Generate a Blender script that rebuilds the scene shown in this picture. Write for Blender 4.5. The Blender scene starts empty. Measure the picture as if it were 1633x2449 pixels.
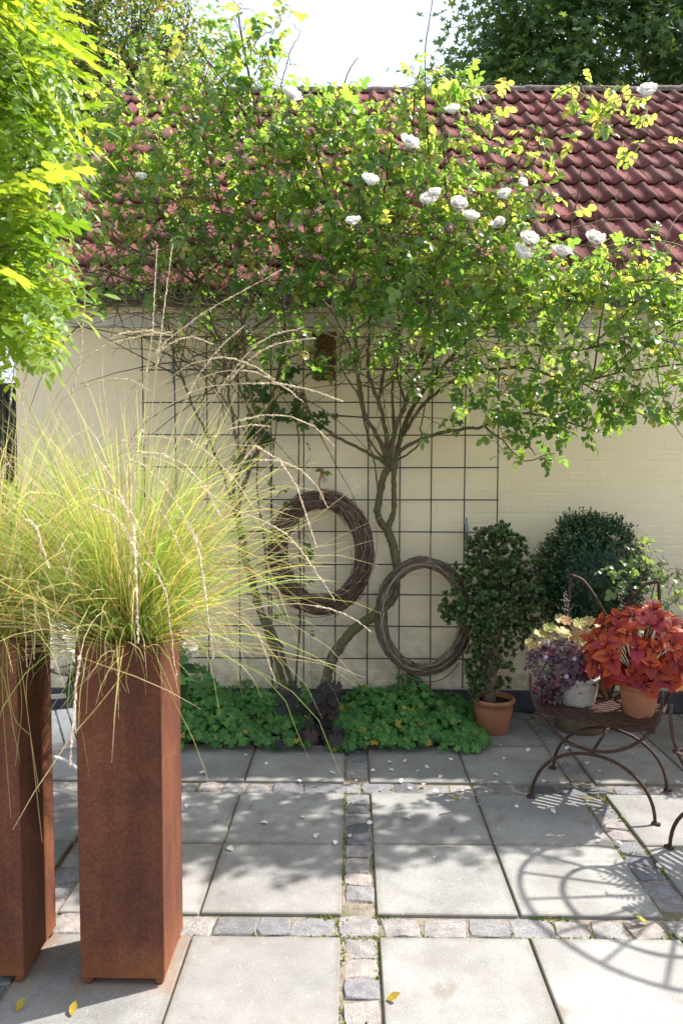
import bpy, bmesh, math, random
import numpy as np
from mathutils import Vector, Matrix

rng = np.random.default_rng(7)
random.seed(7)
scene = bpy.context.scene
COL = scene.collection
PI = math.pi

# ------------------------------------------------------------------ camera
F_PX, W_PX, H_PX = 1817.8, 1633.0, 2449.0
CAM = np.array([0.0273, -3.6872, 1.5595])
YAW, PITCH, ROLL = 0.0125, -0.0588, 0.0021
_cy, _sy, _cp, _sp = math.cos(YAW), math.sin(YAW), math.cos(PITCH), math.sin(PITCH)
FWD = np.array([-_sy * _cp, _cy * _cp, _sp]); _r = np.array([_cy, _sy, 0.0]); _u = np.cross(_r, FWD)
RIGHT = math.cos(ROLL) * _r + math.sin(ROLL) * _u
UP = -math.sin(ROLL) * _r + math.cos(ROLL) * _u
cam_data = bpy.data.cameras.new('camera')
cam = bpy.data.objects.new('camera', cam_data); COL.objects.link(cam)
cam_data.sensor_fit = 'HORIZONTAL'; cam_data.sensor_width = 24.0
cam_data.lens = F_PX / W_PX * 24.0
cam_data.clip_start = 0.05; cam_data.clip_end = 2000.0
cam_data.dof.use_dof = True; cam_data.dof.focus_distance = 4.5; cam_data.dof.aperture_fstop = 7.0
cam.matrix_world = Matrix((
    (RIGHT[0], UP[0], -FWD[0], CAM[0]), (RIGHT[1], UP[1], -FWD[1], CAM[1]),
    (RIGHT[2], UP[2], -FWD[2], CAM[2]), (0, 0, 0, 1)))
scene.camera = cam

# ------------------------------------------------------------------ light
SUN_DIR = np.array([0.576, 0.252, 0.777]); SUN_DIR /= np.linalg.norm(SUN_DIR)
world = bpy.data.worlds.new('World'); scene.world = world; world.use_nodes = True
wn = world.node_tree.nodes; wl = world.node_tree.links; wn.clear()
sky = wn.new('ShaderNodeTexSky'); sky.sky_type = 'NISHITA'; sky.sun_disc = False
sky.sun_elevation = math.asin(SUN_DIR[2]); sky.sun_rotation = math.atan2(SUN_DIR[0], SUN_DIR[1])
sky.air_density = 1.0; sky.dust_density = 4.0; sky.ozone_density = 1.0; sky.altitude = 20
bg = wn.new('ShaderNodeBackground'); bg.inputs[1].default_value = 0.15
wo = wn.new('ShaderNodeOutputWorld')
veil = wn.new('ShaderNodeMix'); veil.data_type = 'RGBA'        # thin bright summer haze over the blue
vn_ = wn.new('ShaderNodeTexNoise'); vn_.inputs['Scale'].default_value = 2.2; vn_.inputs['Detail'].default_value = 5
vr_ = wn.new('ShaderNodeMapRange'); vr_.inputs[1].default_value = .35; vr_.inputs[2].default_value = .65; vr_.inputs[3].default_value = .46; vr_.inputs[4].default_value = .68
wl.new(vn_.outputs['Fac'], vr_.inputs[0]); wl.new(vr_.outputs[0], veil.inputs[0])
wl.new(sky.outputs[0], veil.inputs[6]); veil.inputs[7].default_value = (4.1, 4.55, 5.0, 1)
wl.new(veil.outputs[2], bg.inputs[0]); wl.new(bg.outputs[0], wo.inputs[0])
sd = bpy.data.lights.new('sun', 'SUN'); sd.energy = 5.0; sd.angle = math.radians(0.75); sd.color = (1.0, 0.955, 0.88)
sun = bpy.data.objects.new('sun', sd); COL.objects.link(sun)
sun.rotation_euler = Vector(SUN_DIR).to_track_quat('Z', 'Y').to_euler()
vs = scene.view_settings
vs.view_transform = 'Standard'; vs.look = 'None'; vs.gamma = 1.0; vs.use_curve_mapping = False
vs.exposure = 1.02
scene.cycles.max_bounces = 6; scene.cycles.diffuse_bounces = 3; scene.cycles.caustics_reflective = False; scene.cycles.caustics_refractive = False; scene.cycles.transmission_bounces = 6
scene.cycles.use_denoising = True

# ------------------------------------------------------------------ points
DS = W_PX / 1568.0
def ray(u, v):      # u, v on a 1568 px wide picture plane
    a = (u * DS - W_PX / 2) / F_PX; b = -(v * DS - H_PX / 2) / F_PX
    return RIGHT * a + UP * b + FWD
def at(u, v, Y):
    d = ray(u, v); return CAM + d * ((Y - CAM[1]) / d[1])
def on_ground(u, v, z=0.0):
    d = ray(u, v); return CAM + d * ((z - CAM[2]) / d[2])
def norm(v):
    v = np.asarray(v, float); return v / (np.linalg.norm(v, axis=-1, keepdims=True) + 1e-12)

# ------------------------------------------------------------------ mesh builder
class MB:
    def __init__(s): s.v = []; s.q = []; s.t = []; s.r = []; s.k = []; s.n = 0
    def add(s, v, quads=None, tris=None, rnd=0.0, kk=0.0):
        v = np.asarray(v, float).reshape(-1, 3)
        if quads is not None and len(quads): s.q.append(np.asarray(quads, int) + s.n)
        if tris is not None and len(tris): s.t.append(np.asarray(tris, int) + s.n)
        s.v.append(v); s.r.append(np.broadcast_to(np.asarray(rnd, float), (len(v),)))
        s.k.append(np.broadcast_to(np.asarray(kk, float), (len(v),))); s.n += len(v)
    def inst(s, tpl, M, pos, rnd, jit=0.0):
        """tpl = (verts, quads, tris, k); M (N,3,3) columns are axes; pos (N,3)"""
        tv, tq, tt, tk = tpl; N = len(pos); n = len(tv)
        if N == 0: return
        V = np.einsum('nij,vj->nvi', M, tv) + pos[:, None, :]
        off = (np.arange(N) * n)[:, None, None]
        q = (np.asarray(tq, int)[None] + off).reshape(-1, 4) if len(tq) else None
        t = (np.asarray(tt, int)[None] + off).reshape(-1, 3) if len(tt) else None
        s.add(V.reshape(-1, 3), q, t, np.repeat(rnd, n), np.tile(tk, N))
    def mesh(s, name, smooth=True):
        me = bpy.data.meshes.new(name)
        V = np.concatenate(s.v) if s.v else np.zeros((0, 3))
        Q = np.concatenate(s.q) if s.q else np.zeros((0, 4), int)
        T = np.concatenate(s.t) if s.t else np.zeros((0, 3), int)
        me.vertices.add(len(V)); me.vertices.foreach_set('co', V.astype(np.float32).ravel())
        me.loops.add(Q.size + T.size)
        me.loops.foreach_set('vertex_index', np.concatenate([Q.ravel(), T.ravel()]).astype(np.int32))
        me.polygons.add(len(Q) + len(T))
        ls = np.concatenate([np.arange(len(Q)) * 4, Q.size + np.arange(len(T)) * 3]).astype(np.int32)
        me.polygons.foreach_set('loop_start', ls)
        me.polygons.foreach_set('use_smooth', np.full(len(Q) + len(T), bool(smooth)))
        for nm, dat in (('rnd', s.r), ('kk', s.k)):
            a = me.attributes.new(nm, 'FLOAT', 'POINT')
            a.data.foreach_set('value', np.concatenate(dat).astype(np.float32) if dat else np.zeros(0, np.float32))
        me.update(); me.validate()
        return me
    def build(s, name, mat, parent=None, smooth=True, kind=None):
        return link(name, s.mesh(name, smooth), mat, parent, kind)

def link(name, me, mat, parent=None, kind=None):
    o = bpy.data.objects.new(name, me)
    if mat is not None and not me.materials: me.materials.append(mat)
    COL.objects.link(o)
    if parent is not None: o.parent = parent
    if kind: o['kind'] = kind
    return o
def empty(name, loc=(0, 0, 0), rz=0.0):
    o = bpy.data.objects.new(name, None); COL.objects.link(o)
    o.location = Vector(loc); o.rotation_euler = (0, 0, rz); o.empty_display_size = 0.1
    return o
def tag(o, label, cat, group=None):
    o['label'] = label; o['category'] = cat
    if group: o['group'] = group
    return o
def world_child(o, parent):          # o keeps its world coordinates although parent has a location
    o.parent = parent
    o.matrix_parent_inverse = (Matrix.Translation(parent.location) @ parent.rotation_euler.to_matrix().to_4x4()).inverted()
    return o
def inst_obj(name, me, M, parent=None):
    o = bpy.data.objects.new(name, me); COL.objects.link(o); o.matrix_world = M
    if parent is not None: world_child(o, parent)
    return o

def smooth_path(P, n=6):
    P = [np.asarray(p, float) for p in P]
    if len(P) < 3:
        return np.array([P[0] + (P[-1] - P[0]) * t for t in np.linspace(0, 1, n + 1)])
    P = [2 * P[0] - P[1]] + P + [2 * P[-1] - P[-2]]
    out = []
    for i in range(1, len(P) - 2):
        a, b, c, d = P[i - 1], P[i], P[i + 1], P[i + 2]
        for j in range(n):
            t = j / n
            out.append(0.5 * (2 * b + (c - a) * t + (2 * a - 5 * b + 4 * c - d) * t * t + (3 * b - a - 3 * c + d) * t ** 3))
    out.append(P[-2]); return np.array(out)

def tube(mb, pts, rad, sides=5, rnd=0.0, kk=0.0, closed=False, cap=True):
    P = np.asarray(pts, float); n = len(P)
    R = np.broadcast_to(np.asarray(rad, float), (n,))
    T = (np.roll(P, -1, 0) - np.roll(P, 1, 0)) if closed else np.gradient(P, axis=0)
    T = norm(T)
    ref = np.eye(3)[np.argmin(np.abs(T).mean(0))]
    A = norm(np.cross(T, ref)); B = np.cross(T, A)
    ang = np.arange(sides) * 2 * PI / sides
    ring = A[:, None, :] * np.cos(ang)[None, :, None] + B[:, None, :] * np.sin(ang)[None, :, None]
    V = (P[:, None, :] + ring * R[:, None, None]).reshape(-1, 3)
    i = np.arange(n if closed else n - 1)[:, None]; j = np.arange(sides)[None, :]
    i2 = (i + 1) % n; j2 = (j + 1) % sides
    Q = np.stack([i * sides + j, i * sides + j2, i2 * sides + j2, i2 * sides + j], -1).reshape(-1, 4)
    tr = None
    if cap and not closed and sides >= 3:
        k = np.arange(1, sides - 1)
        tr = np.concatenate([np.stack([0 * k, k + 1, k], 1), (n - 1) * sides + np.stack([0 * k, k, k + 1], 1)])
    mb.add(V, Q, tr, rnd, kk)

def box(mb, c, s, rot=None, bev=0.0, rnd=0.0, kk=0.0):
    """box with optional chamfer, centre c, size s"""
    hx, hy, hz = s[0] / 2, s[1] / 2, s[2] / 2
    if bev <= 0:
        V = np.array([[x, y, z] for x in (-hx, hx) for y in (-hy, hy) for z in (-hz, hz)])
        Q = [[0, 1, 3, 2], [4, 6, 7, 5], [0, 4, 5, 1], [2, 3, 7, 6], [0, 2, 6, 4], [1, 5, 7, 3]]
        T = None
    else:
        bm = bmesh.new(); bmesh.ops.create_cube(bm, size=1.0)
        for v in bm.verts: v.co = Vector((v.co.x * s[0], v.co.y * s[1], v.co.z * s[2]))
        bmesh.ops.bevel(bm, geom=list(bm.edges), offset=bev, segments=1, affect='EDGES')
        bm.verts.index_update()
        V = np.array([v.co[:] for v in bm.verts]); Q = []; T = []
        for f in bm.faces:
            ids = [v.index for v in f.verts]
            (Q if len(ids) == 4 else T).append(ids)
        bm.free()
    if rot is not None: V = V @ np.asarray(rot).T
    mb.add(V + np.asarray(c, float), Q, T, rnd, kk)

def lathe(mb, prof, seg=24, c=(0, 0, 0), rnd=0.0, wob=0.0):
    prof = np.asarray(prof, float); n = len(prof)
    a = np.arange(seg) * 2 * PI / seg
    V = np.zeros((n, seg, 3))
    V[:, :, 0] = prof[:, :1] * np.cos(a); V[:, :, 1] = prof[:, :1] * np.sin(a); V[:, :, 2] = prof[:, 1:2]
    if wob: V[:, :, :2] *= (1 + rng.normal(0, wob, (n, seg, 1)))
    i = np.arange(n - 1)[:, None]; j = np.arange(seg)[None, :]; j2 = (j + 1) % seg
    Q = np.stack([i * seg + j, i * seg + j2, (i + 1) * seg + j2, (i + 1) * seg + j], -1).reshape(-1, 4)
    mb.add(V.reshape(-1, 3) + np.asarray(c, float), Q, None, rnd)

def frames(d, n):
    """matrices with column y = d (leaf axis), column z ~ n (leaf normal)"""
    d = norm(d); x = norm(np.cross(d, n)); z = np.cross(x, d)
    return np.stack([x, d, z], -1)
def rnd_unit(N):
    return norm(rng.normal(size=(N, 3)))

# ------------------------------------------------------------------ leaf templates
def leaf_tpl(prof, fold=0.18, curl=0.15, L=1.0, Wd=1.0, serr=0.0):
    """prof: list of (y, halfwidth) ; leaf along +y from 0; k = 0 at rib, 1 at edge"""
    V = []; K = []; Q = []
    for i, (y, w) in enumerate(prof):
        z = -curl * y * y
        ww = w * (1 - (serr if i % 2 else 0))
        V += [(-ww * Wd, y * L, (z + fold * w) * L), (0, y * L, z * L), (ww * Wd, y * L, (z + fold * w) * L)]
        K += [1, 0, 1]
        if i:
            b = 3 * i; Q += [[b - 3, b - 2, b + 1, b], [b - 2, b - 1, b + 2, b + 1]]
    return np.array(V, float), np.array(Q), np.zeros((0, 3), int), np.array(K, float)
def merge_tpl(parts):
    """parts: list of (tpl, M3x3, pos)"""
    V = []; Q = []; T = []; K = []; n = 0
    for (tv, tq, tt, tk), M, p in parts:
        V.append(tv @ np.asarray(M).T + np.asarray(p))
        if len(tq): Q.append(np.asarray(tq) + n)
        if len(tt): T.append(np.asarray(tt) + n)
        K.append(tk); n += len(tv)
    return (np.concatenate(V), np.concatenate(Q) if Q else np.zeros((0, 4), int),
            np.concatenate(T) if T else np.zeros((0, 3), int), np.concatenate(K))
def palmate_tpl(lobes=7, depth=0.35, tooth=0.1, cup=0.12, gap=0.5, per=4):
    n = lobes * per + 1; th = np.linspace(-PI + gap / 2, PI - gap / 2, n) + PI / 2
    ph = np.linspace(0, lobes, n); fr = ph - np.floor(ph)
    r = 1 - depth * np.abs(2 * fr - 1) ** 1.5
    r += tooth * (np.arange(n) % 2 - 0.5)
    r *= 0.86 + 0.14 * np.cos((th - PI / 2))
    V = [(0, 0, 0)]; K = [0]
    for t, rr in zip(th, r): V.append((rr * math.cos(t), rr * math.sin(t), cup * rr * rr * (1 if True else 0))); K.append(rr)
    T = [[0, i, i + 1] for i in range(1, n)]
    V = np.array(V); V[1:, 2] += 0.05 * np.sin(ph * 2 * PI)
    return V, np.zeros((0, 4), int), np.array(T), np.array(K)

OVAL = [(0, .02), (.22, .27), (.5, .36), (.78, .24), (1, .02)]
ROUND = [(0, .05), (.2, .3), (.5, .42), (.8, .33), (1, .06)]

# ------------------------------------------------------------------ materials
MATS = {}
def new_mat(name):
    m = bpy.data.materials.new(name); m.use_nodes = True
    nt = m.node_tree; nt.nodes.clear(); MATS[name] = m
    out = nt.nodes.new('ShaderNodeOutputMaterial')
    return m, nt, out
def N(nt, t, **kw):
    n = nt.nodes.new(t)
    for k, v in kw.items():
        if k.startswith('i_'): n.inputs[k[2:].replace('_', ' ')].default_value = v
        elif k.startswith('n_'): n.inputs[int(k[2:])].default_value = v
        else: setattr(n, k, v)
    return n
def ramp(nt, stops, interp='LINEAR'):
    r = nt.nodes.new('ShaderNodeValToRGB'); r.color_ramp.interpolation = interp
    el = r.color_ramp.elements
    while len(el) > 1: el.remove(el[-1])
    for i, (p, c) in enumerate(stops):
        e = el[0] if i == 0 else el.new(p)
        e.position = p; e.color = (*c, 1) if len(c) == 3 else c
    return r
def noise(nt, vec, scale, detail=4, rough=0.55):
    n = N(nt, 'ShaderNodeTexNoise'); n.inputs['Scale'].default_value = scale
    n.inputs['Detail'].default_value = detail; n.inputs['Roughness'].default_value = rough
    if vec is not None: nt.links.new(vec, n.inputs['Vector'])
    return n.outputs['Fac']
def mix(nt, fac, a, b, mode='MIX'):
    m = N(nt, 'ShaderNodeMix', data_type='RGBA', blend_type=mode)
    for s, k in ((fac, 0), (a, 6), (b, 7)):
        if isinstance(s, (int, float)): m.inputs[k].default_value = s
        elif isinstance(s, tuple): m.inputs[k].default_value = (*s, 1) if len(s) == 3 else s
        else: nt.links.new(s, m.inputs[k])
    return m.outputs[2]
def vmath(nt, op, a, b):
    m = N(nt, 'ShaderNodeMath', operation=op)
    for s, k in ((a, 0), (b, 1)):
        if isinstance(s, (int, float)): m.inputs[k].default_value = s
        else: nt.links.new(s, m.inputs[k])
    return m.outputs[0]
def coords(nt, kind='Object', loc_random=False):
    tc = N(nt, 'ShaderNodeTexCoord'); v = tc.outputs[kind]
    if loc_random:
        oi = N(nt, 'ShaderNodeObjectInfo'); mv = N(nt, 'ShaderNodeVectorMath', operation='MULTIPLY_ADD')
        cmb = N(nt, 'ShaderNodeCombineXYZ')
        for k in range(3): nt.links.new(oi.outputs['Random'], cmb.inputs[k])
        mv.inputs[1].default_value = (37.0, 53.0, 71.0)
        nt.links.new(cmb.outputs[0], mv.inputs[0]); nt.links.new(v, mv.inputs[2]); v = mv.outputs[0]
    return v
def geo_pos(nt): return N(nt, 'ShaderNodeNewGeometry').outputs['Position']
def finish(nt, out, col, rough=0.8, spec=0.3, metal=0.0, bump=None, bstr=0.3, bdist=0.01):
    p = N(nt, 'ShaderNodeBsdfPrincipled')
    if isinstance(col, tuple): p.inputs['Base Color'].default_value = (*col, 1)
    else: nt.links.new(col, p.inputs['Base Color'])
    if isinstance(rough, (int, float)): p.inputs['Roughness'].default_value = rough
    else: nt.links.new(rough, p.inputs['Roughness'])
    p.inputs['Specular IOR Level'].default_value = spec; p.inputs['Metallic'].default_value = metal
    if bump is not None:
        b = N(nt, 'ShaderNodeBump'); b.inputs['Strength'].default_value = bstr; b.inputs['Distance'].default_value = bdist
        nt.links.new(bump, b.inputs['Height']); nt.links.new(b.outputs[0], p.inputs['Normal'])
    nt.links.new(p.outputs[0], out.inputs[0]); return p
def attr(nt, name): return N(nt, 'ShaderNodeAttribute', attribute_name=name).outputs['Fac']

def leaf_mat(name, stops, trans, tfac=0.4, rough=0.42, spec=0.45, kstops=None, use_obj=False):
    m, nt, out = new_mat(name)
    if use_obj:
        r = N(nt, 'ShaderNodeObjectInfo').outputs['Random']
    else: r = attr(nt, 'rnd')
    cr = ramp(nt, stops); nt.links.new(r, cr.inputs[0]); col = cr.outputs[0]
    tc = ramp(nt, trans); nt.links.new(r, tc.inputs[0]); tcol = tc.outputs[0]
    if kstops:
        kr = ramp(nt, kstops); nt.links.new(attr(nt, 'kk'), kr.inputs[0]); col = mix(nt, 1.0, col, kr.outputs[0], 'MULTIPLY')
    nz = noise(nt, geo_pos(nt), 60.0, 3)
    v = N(nt, 'ShaderNodeMapRange', n_1=0.3, n_2=0.7, n_3=0.75, n_4=1.2); nt.links.new(nz, v.inputs[0])
    hv = N(nt, 'ShaderNodeHueSaturation'); nt.links.new(v.outputs[0], hv.inputs['Value']); nt.links.new(col, hv.inputs['Color'])
    p = N(nt, 'ShaderNodeBsdfPrincipled'); nt.links.new(hv.outputs[0], p.inputs['Base Color'])
    p.inputs['Roughness'].default_value = rough; p.inputs['Specular IOR Level'].default_value = spec
    t = N(nt, 'ShaderNodeBsdfTranslucent'); nt.links.new(tcol, t.inputs[0])
    mx = N(nt, 'ShaderNodeMixShader'); mx.inputs[0].default_value = tfac
    nt.links.new(p.outputs[0], mx.inputs[1]); nt.links.new(t.outputs[0], mx.inputs[2]); nt.links.new(mx.outputs[0], out.inputs[0])
    return m

def make_materials():
    # concrete paving slab
    m, nt, out = new_mat('concrete_slab'); v = coords(nt, 'Object', True); g = geo_pos(nt)
    oi = N(nt, 'ShaderNodeObjectInfo')
    base = ramp(nt, [(0, (.262, .258, .255)), (.5, (.31, .304, .298)), (1, (.345, .338, .330))]); nt.links.new(oi.outputs['Random'], base.inputs[0])
    n1 = ramp(nt, [(.35, (.78, .77, .76)), (.7, (1.12, 1.11, 1.1))]); nt.links.new(noise(nt, v, 5, 6, .6), n1.inputs[0])
    c = mix(nt, 1.0, base.outputs[0], n1.outputs[0], 'MULTIPLY')
    sp = ramp(nt, [(.35, (.7, .69, .68)), (.5, (1, 1, 1)), (.64, (1, 1, 1)), (.72, (1.5, 1.5, 1.5))]); nt.links.new(noise(nt, v, 260, 2, .6), sp.inputs[0])
    c = mix(nt, 1.0, c, sp.outputs[0], 'MULTIPLY')
    st = ramp(nt, [(.62, (0, 0, 0)), (.72, (1, 1, 1))]); nt.links.new(noise(nt, v, 7.3, 4, .55), st.inputs[0])
    c = mix(nt, vmath(nt, 'MULTIPLY', st.outputs[0], .55), c, (.17, .135, .10))
    so = N(nt, 'ShaderNodeSeparateXYZ'); nt.links.new(coords(nt, 'Object'), so.inputs[0])
    ed = vmath(nt, 'MAXIMUM', vmath(nt, 'ABSOLUTE', so.outputs[0], 0), vmath(nt, 'ABSOLUTE', so.outputs[1], 0))
    ed = vmath(nt, 'ADD', ed, vmath(nt, 'MULTIPLY', vmath(nt, 'SUBTRACT', noise(nt, v, 16, 5, .65), .5), .055))
    er_ = ramp(nt, [(.222, (0, 0, 0)), (.248, (1, 1, 1))]); nt.links.new(ed, er_.inputs[0])
    c = mix(nt, vmath(nt, 'MULTIPLY', er_.outputs[0], .55), c, (.15, .135, .105))
    wt = ramp(nt, [(.50, (0, 0, 0)), (.58, (1, 1, 1)), (.62, (0, 0, 0))]); nt.links.new(noise(nt, v, 2.4, 3, .45), wt.inputs[0])
    c = mix(nt, vmath(nt, 'MULTIPLY', wt.outputs[0], .22), c, (.20, .185, .165))
    # weathering and damp near the house wall
    sx = N(nt, 'ShaderNodeSeparateXYZ'); nt.links.new(g, sx.inputs[0])
    mr = N(nt, 'ShaderNodeMapRange', n_1=-.1, n_2=1.0, n_3=0.0, n_4=0.75); nt.links.new(sx.outputs[1], mr.inputs[0])
    st2 = ramp(nt, [(.42, (0, 0, 0)), (.62, (1, 1, 1))]); nt.links.new(noise(nt, g, 3.1, 5, .6), st2.inputs[0])
    c = mix(nt, vmath(nt, 'MULTIPLY', st2.outputs[0], mr.outputs[0]), c, (.17, .14, .105))
    for px_ in (-.655, -1.082):        # rust washed off the steel planters
        dx = vmath(nt, 'SUBTRACT', vmath(nt, 'ABSOLUTE', vmath(nt, 'SUBTRACT', sx.outputs[0], px_), 0), .126); dy = vmath(nt, 'SUBTRACT', vmath(nt, 'ABSOLUTE', vmath(nt, 'ADD', sx.outputs[1], 1.371), 0), .126)
        dd = vmath(nt, 'ADD', vmath(nt, 'MAXIMUM', dx, dy), vmath(nt, 'MULTIPLY', vmath(nt, 'SUBTRACT', noise(nt, g, 13, 5, .65), .5), .09))
        rs = ramp(nt, [(0.0, (1, 1, 1)), (.045, (0, 0, 0))]); nt.links.new(dd, rs.inputs[0]); c = mix(nt, vmath(nt, 'MULTIPLY', rs.outputs[0], .5), c, (.24, .125, .06))
    vo = N(nt, 'ShaderNodeTexVoronoi'); vo.inputs['Scale'].default_value = 34; nt.links.new(v, vo.inputs['Vector'])
    fl = ramp(nt, [(.055, (1, 1, 1)), (.085, (0, 0, 0))]); nt.links.new(vo.outputs['Distance'], fl.inputs[0])
    c = mix(nt, vmath(nt, 'MULTIPLY', fl.outputs[0], .6), c, (.75, .74, .72))
    finish(nt, out, c, .85, .25, 0, noise(nt, v, 300, 3), .25, .002)

    # granite setts
    m, nt, out = new_mat('granite_sett'); v = coords(nt, 'Object', True)
    oi = N(nt, 'ShaderNodeObjectInfo')
    base = ramp(nt, [(0, (.15, .15, .165)), (.25, (.215, .21, .218)), (.45, (.27, .24, .225)), (.6, (.20, .20, .215)), (.75, (.31, .275, .255)), (.9, (.235, .228, .228)), (1, (.10, .10, .112))])
    nt.links.new(oi.outputs['Random'], base.inputs[0])
    sp = ramp(nt, [(.3, (.55, .55, .56)), (.5, (1, 1, 1)), (.7, (1.4, 1.38, 1.36))]); nt.links.new(noise(nt, v, 190, 3, .7), sp.inputs[0])
    c = mix(nt, 1.0, base.outputs[0], sp.outputs[0], 'MULTIPLY')
    s2 = ramp(nt, [(.3, (.72, .72, .74)), (.7, (1.2, 1.18, 1.16))]); nt.links.new(noise(nt, v, 28, 4, .6), s2.inputs[0])
    c = mix(nt, 1.0, c, s2.outputs[0], 'MULTIPLY')
    finish(nt, out, c, .8, .3, 0, noise(nt, v, 70, 5, .65), .55, .006)

    # joint sand and soil
    m, nt, out = new_mat('joint_sand'); g = geo_pos(nt)
    c1 = ramp(nt, [(.3, (.14, .11, .085)), (.5, (.26, .22, .18)), (.7, (.36, .31, .26))]); nt.links.new(noise(nt, g, 42, 6, .7), c1.inputs[0])
    mo = ramp(nt, [(.5, (0, 0, 0)), (.62, (1, 1, 1))]); nt.links.new(noise(nt, g, 3.0, 4, .6), mo.inputs[0])
    c = mix(nt, vmath(nt, 'MULTIPLY', mo.outputs[0], .6), c1.outputs[0], (.12, .135, .05))
    finish(nt, out, c, .95, .1, 0, noise(nt, g, 120, 5, .7), .8, .01)
    m, nt, out = new_mat('soil'); g = geo_pos(nt)
    c1 = ramp(nt, [(.3, (.02, .014, .01)), (.7, (.07, .05, .035))]); nt.links.new(noise(nt, g, 60, 6, .7), c1.inputs[0])
    finish(nt, out, c1.outputs[0], .95, .1, 0, noise(nt, g, 90, 5, .7), 1.0, .02)
    m, nt, out = new_mat('garden_ground'); g = geo_pos(nt)
    c1 = ramp(nt, [(.3, (.16, .15, .10)), (.7, (.30, .28, .23))]); nt.links.new(noise(nt, g, 2, 6, .7), c1.inputs[0])
    finish(nt, out, c1.outputs[0], .95, .1)

    # painted brick wall
    m, nt, out = new_mat('cream_paint'); g = geo_pos(nt)
    n1 = ramp(nt, [(.3, (.86, .72, .515)), (.7, (.91, .785, .58))]); nt.links.new(noise(nt, g, 1.6, 6, .6), n1.inputs[0])
    st = ramp(nt, [(.62, (0, 0, 0)), (.8, (1, 1, 1))]); nt.links.new(noise(nt, g, 7, 5, .7), st.inputs[0])
    c = mix(nt, vmath(nt, 'MULTIPLY', st.outputs[0], .35), n1.outputs[0], (.66, .55, .40))
    sx = N(nt, 'ShaderNodeSeparateXYZ'); nt.links.new(g, sx.inputs[0])
    mr = N(nt, 'ShaderNodeMapRange', n_1=.15, n_2=.75, n_3=.7, n_4=0.0); nt.links.new(sx.outputs[2], mr.inputs[0])
    sp = ramp(nt, [(.40, (0, 0, 0)), (.6, (1, 1, 1))]); nt.links.new(noise(nt, g, 9, 6, .7), sp.inputs[0])
    c = mix(nt, vmath(nt, 'MULTIPLY', sp.outputs[0], mr.outputs[0]), c, (.42, .35, .25))
    dk = ramp(nt, [(.74, (0, 0, 0)), (.78, (1, 1, 1))]); nt.links.new(noise(nt, g, 75, 3, .6), dk.inputs[0])
    c = mix(nt, vmath(nt, 'MULTIPLY', dk.outputs[0], .5), c, (.25, .2, .14))
    mp = N(nt, 'ShaderNodeMapping'); mp.inputs['Scale'].default_value = (1, 1, 3.2); nt.links.new(g, mp.inputs[0])
    finish(nt, out, c, .75, .25, 0, noise(nt, mp.outputs[0], 38, 6, .65), .35, .006)
    m, nt, out = new_mat('white_board'); g = geo_pos(nt)
    n1 = ramp(nt, [(.3, (.62, .60, .56)), (.7, (.74, .72, .68))]); nt.links.new(noise(nt, g, 3, 5), n1.inputs[0])
    finish(nt, out, n1.outputs[0], .7, .2)
    m, nt, out = new_mat('plinth_tar'); g = geo_pos(nt)
    n1 = ramp(nt, [(.3, (.045, .046, .052)), (.7, (.085, .085, .092))]); nt.links.new(noise(nt, g, 9, 6), n1.inputs[0])
    finish(nt, out, n1.outputs[0], .7, .3, 0, noise(nt, g, 40, 5), .4, .01)
    m, nt, out = new_mat('gutter_zinc'); g = geo_pos(nt)
    n1 = ramp(nt, [(.3, (.10, .10, .105)), (.7, (.16, .16, .165))]); nt.links.new(noise(nt, g, 6, 5), n1.inputs[0])
    finish(nt, out, n1.outputs[0], .42, .5, .7)
    m, nt, out = new_mat('dark_timber'); g = geo_pos(nt)
    finish(nt, out, (.025, .022, .02), .6, .3)

    # roof tiles
    m, nt, out = new_mat('roof_tile_red'); v = coords(nt, 'Object', True); g = geo_pos(nt)
    oi = N(nt, 'ShaderNodeObjectInfo')
    base = ramp(nt, [(0, (.120, .040, .040)), (.3, (.185, .060, .058)), (.6, (.23, .078, .074)), (.8, (.175, .070, .067)), (1, (.145, .062, .056))]); nt.links.new(oi.outputs['Random'], base.inputs[0])
    n1 = ramp(nt, [(.3, (.72, .74, .76)), (.7, (1.18, 1.16, 1.15))]); nt.links.new(noise(nt, v, 9, 6, .65), n1.inputs[0])
    c = mix(nt, 1.0, base.outputs[0], n1.outputs[0], 'MULTIPLY')
    mo = ramp(nt, [(.58, (0, 0, 0)), (.64, (1, 1, 1))]); nt.links.new(noise(nt, v, 24, 4, .68), mo.inputs[0])
    c = mix(nt, vmath(nt, 'MULTIPLY', mo.outputs[0], .85), c, (.045, .032, .022))
    li = ramp(nt, [(.70, (0, 0, 0)), (.74, (1, 1, 1))]); nt.links.new(noise(nt, g, 31, 3, .6), li.inputs[0])
    c = mix(nt, vmath(nt, 'MULTIPLY', li.outputs[0], .6), c, (.42, .38, .34))
    gr = attr(nt, 'kk')       # weathered crest of each wave: greyed by algae
    c = mix(nt, vmath(nt, 'MULTIPLY', gr, .55), c, (.13, .085, .07))
    finish(nt, out, c, .9, .12, 0, noise(nt, v, 90, 4, .6), .5, .006)
    m, nt, out = new_mat('ridge_stone'); g = geo_pos(nt)
    n1 = ramp(nt, [(.35, (.045, .04, .03)), (.5, (.16, .12, .11)), (.7, (.26, .22, .20))]); nt.links.new(noise(nt, g, 14, 6, .7), n1.inputs[0])
    finish(nt, out, n1.outputs[0], .9, .2, 0, noise(nt, g, 50, 5), .6, .02)

    # rusty steel
    m, nt, out = new_mat('corten_steel'); v = coords(nt, 'Object', True)
    mp = N(nt, 'ShaderNodeMapping'); mp.inputs['Scale'].default_value = (1, 1, .55); nt.links.new(v, mp.inputs[0])
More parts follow.
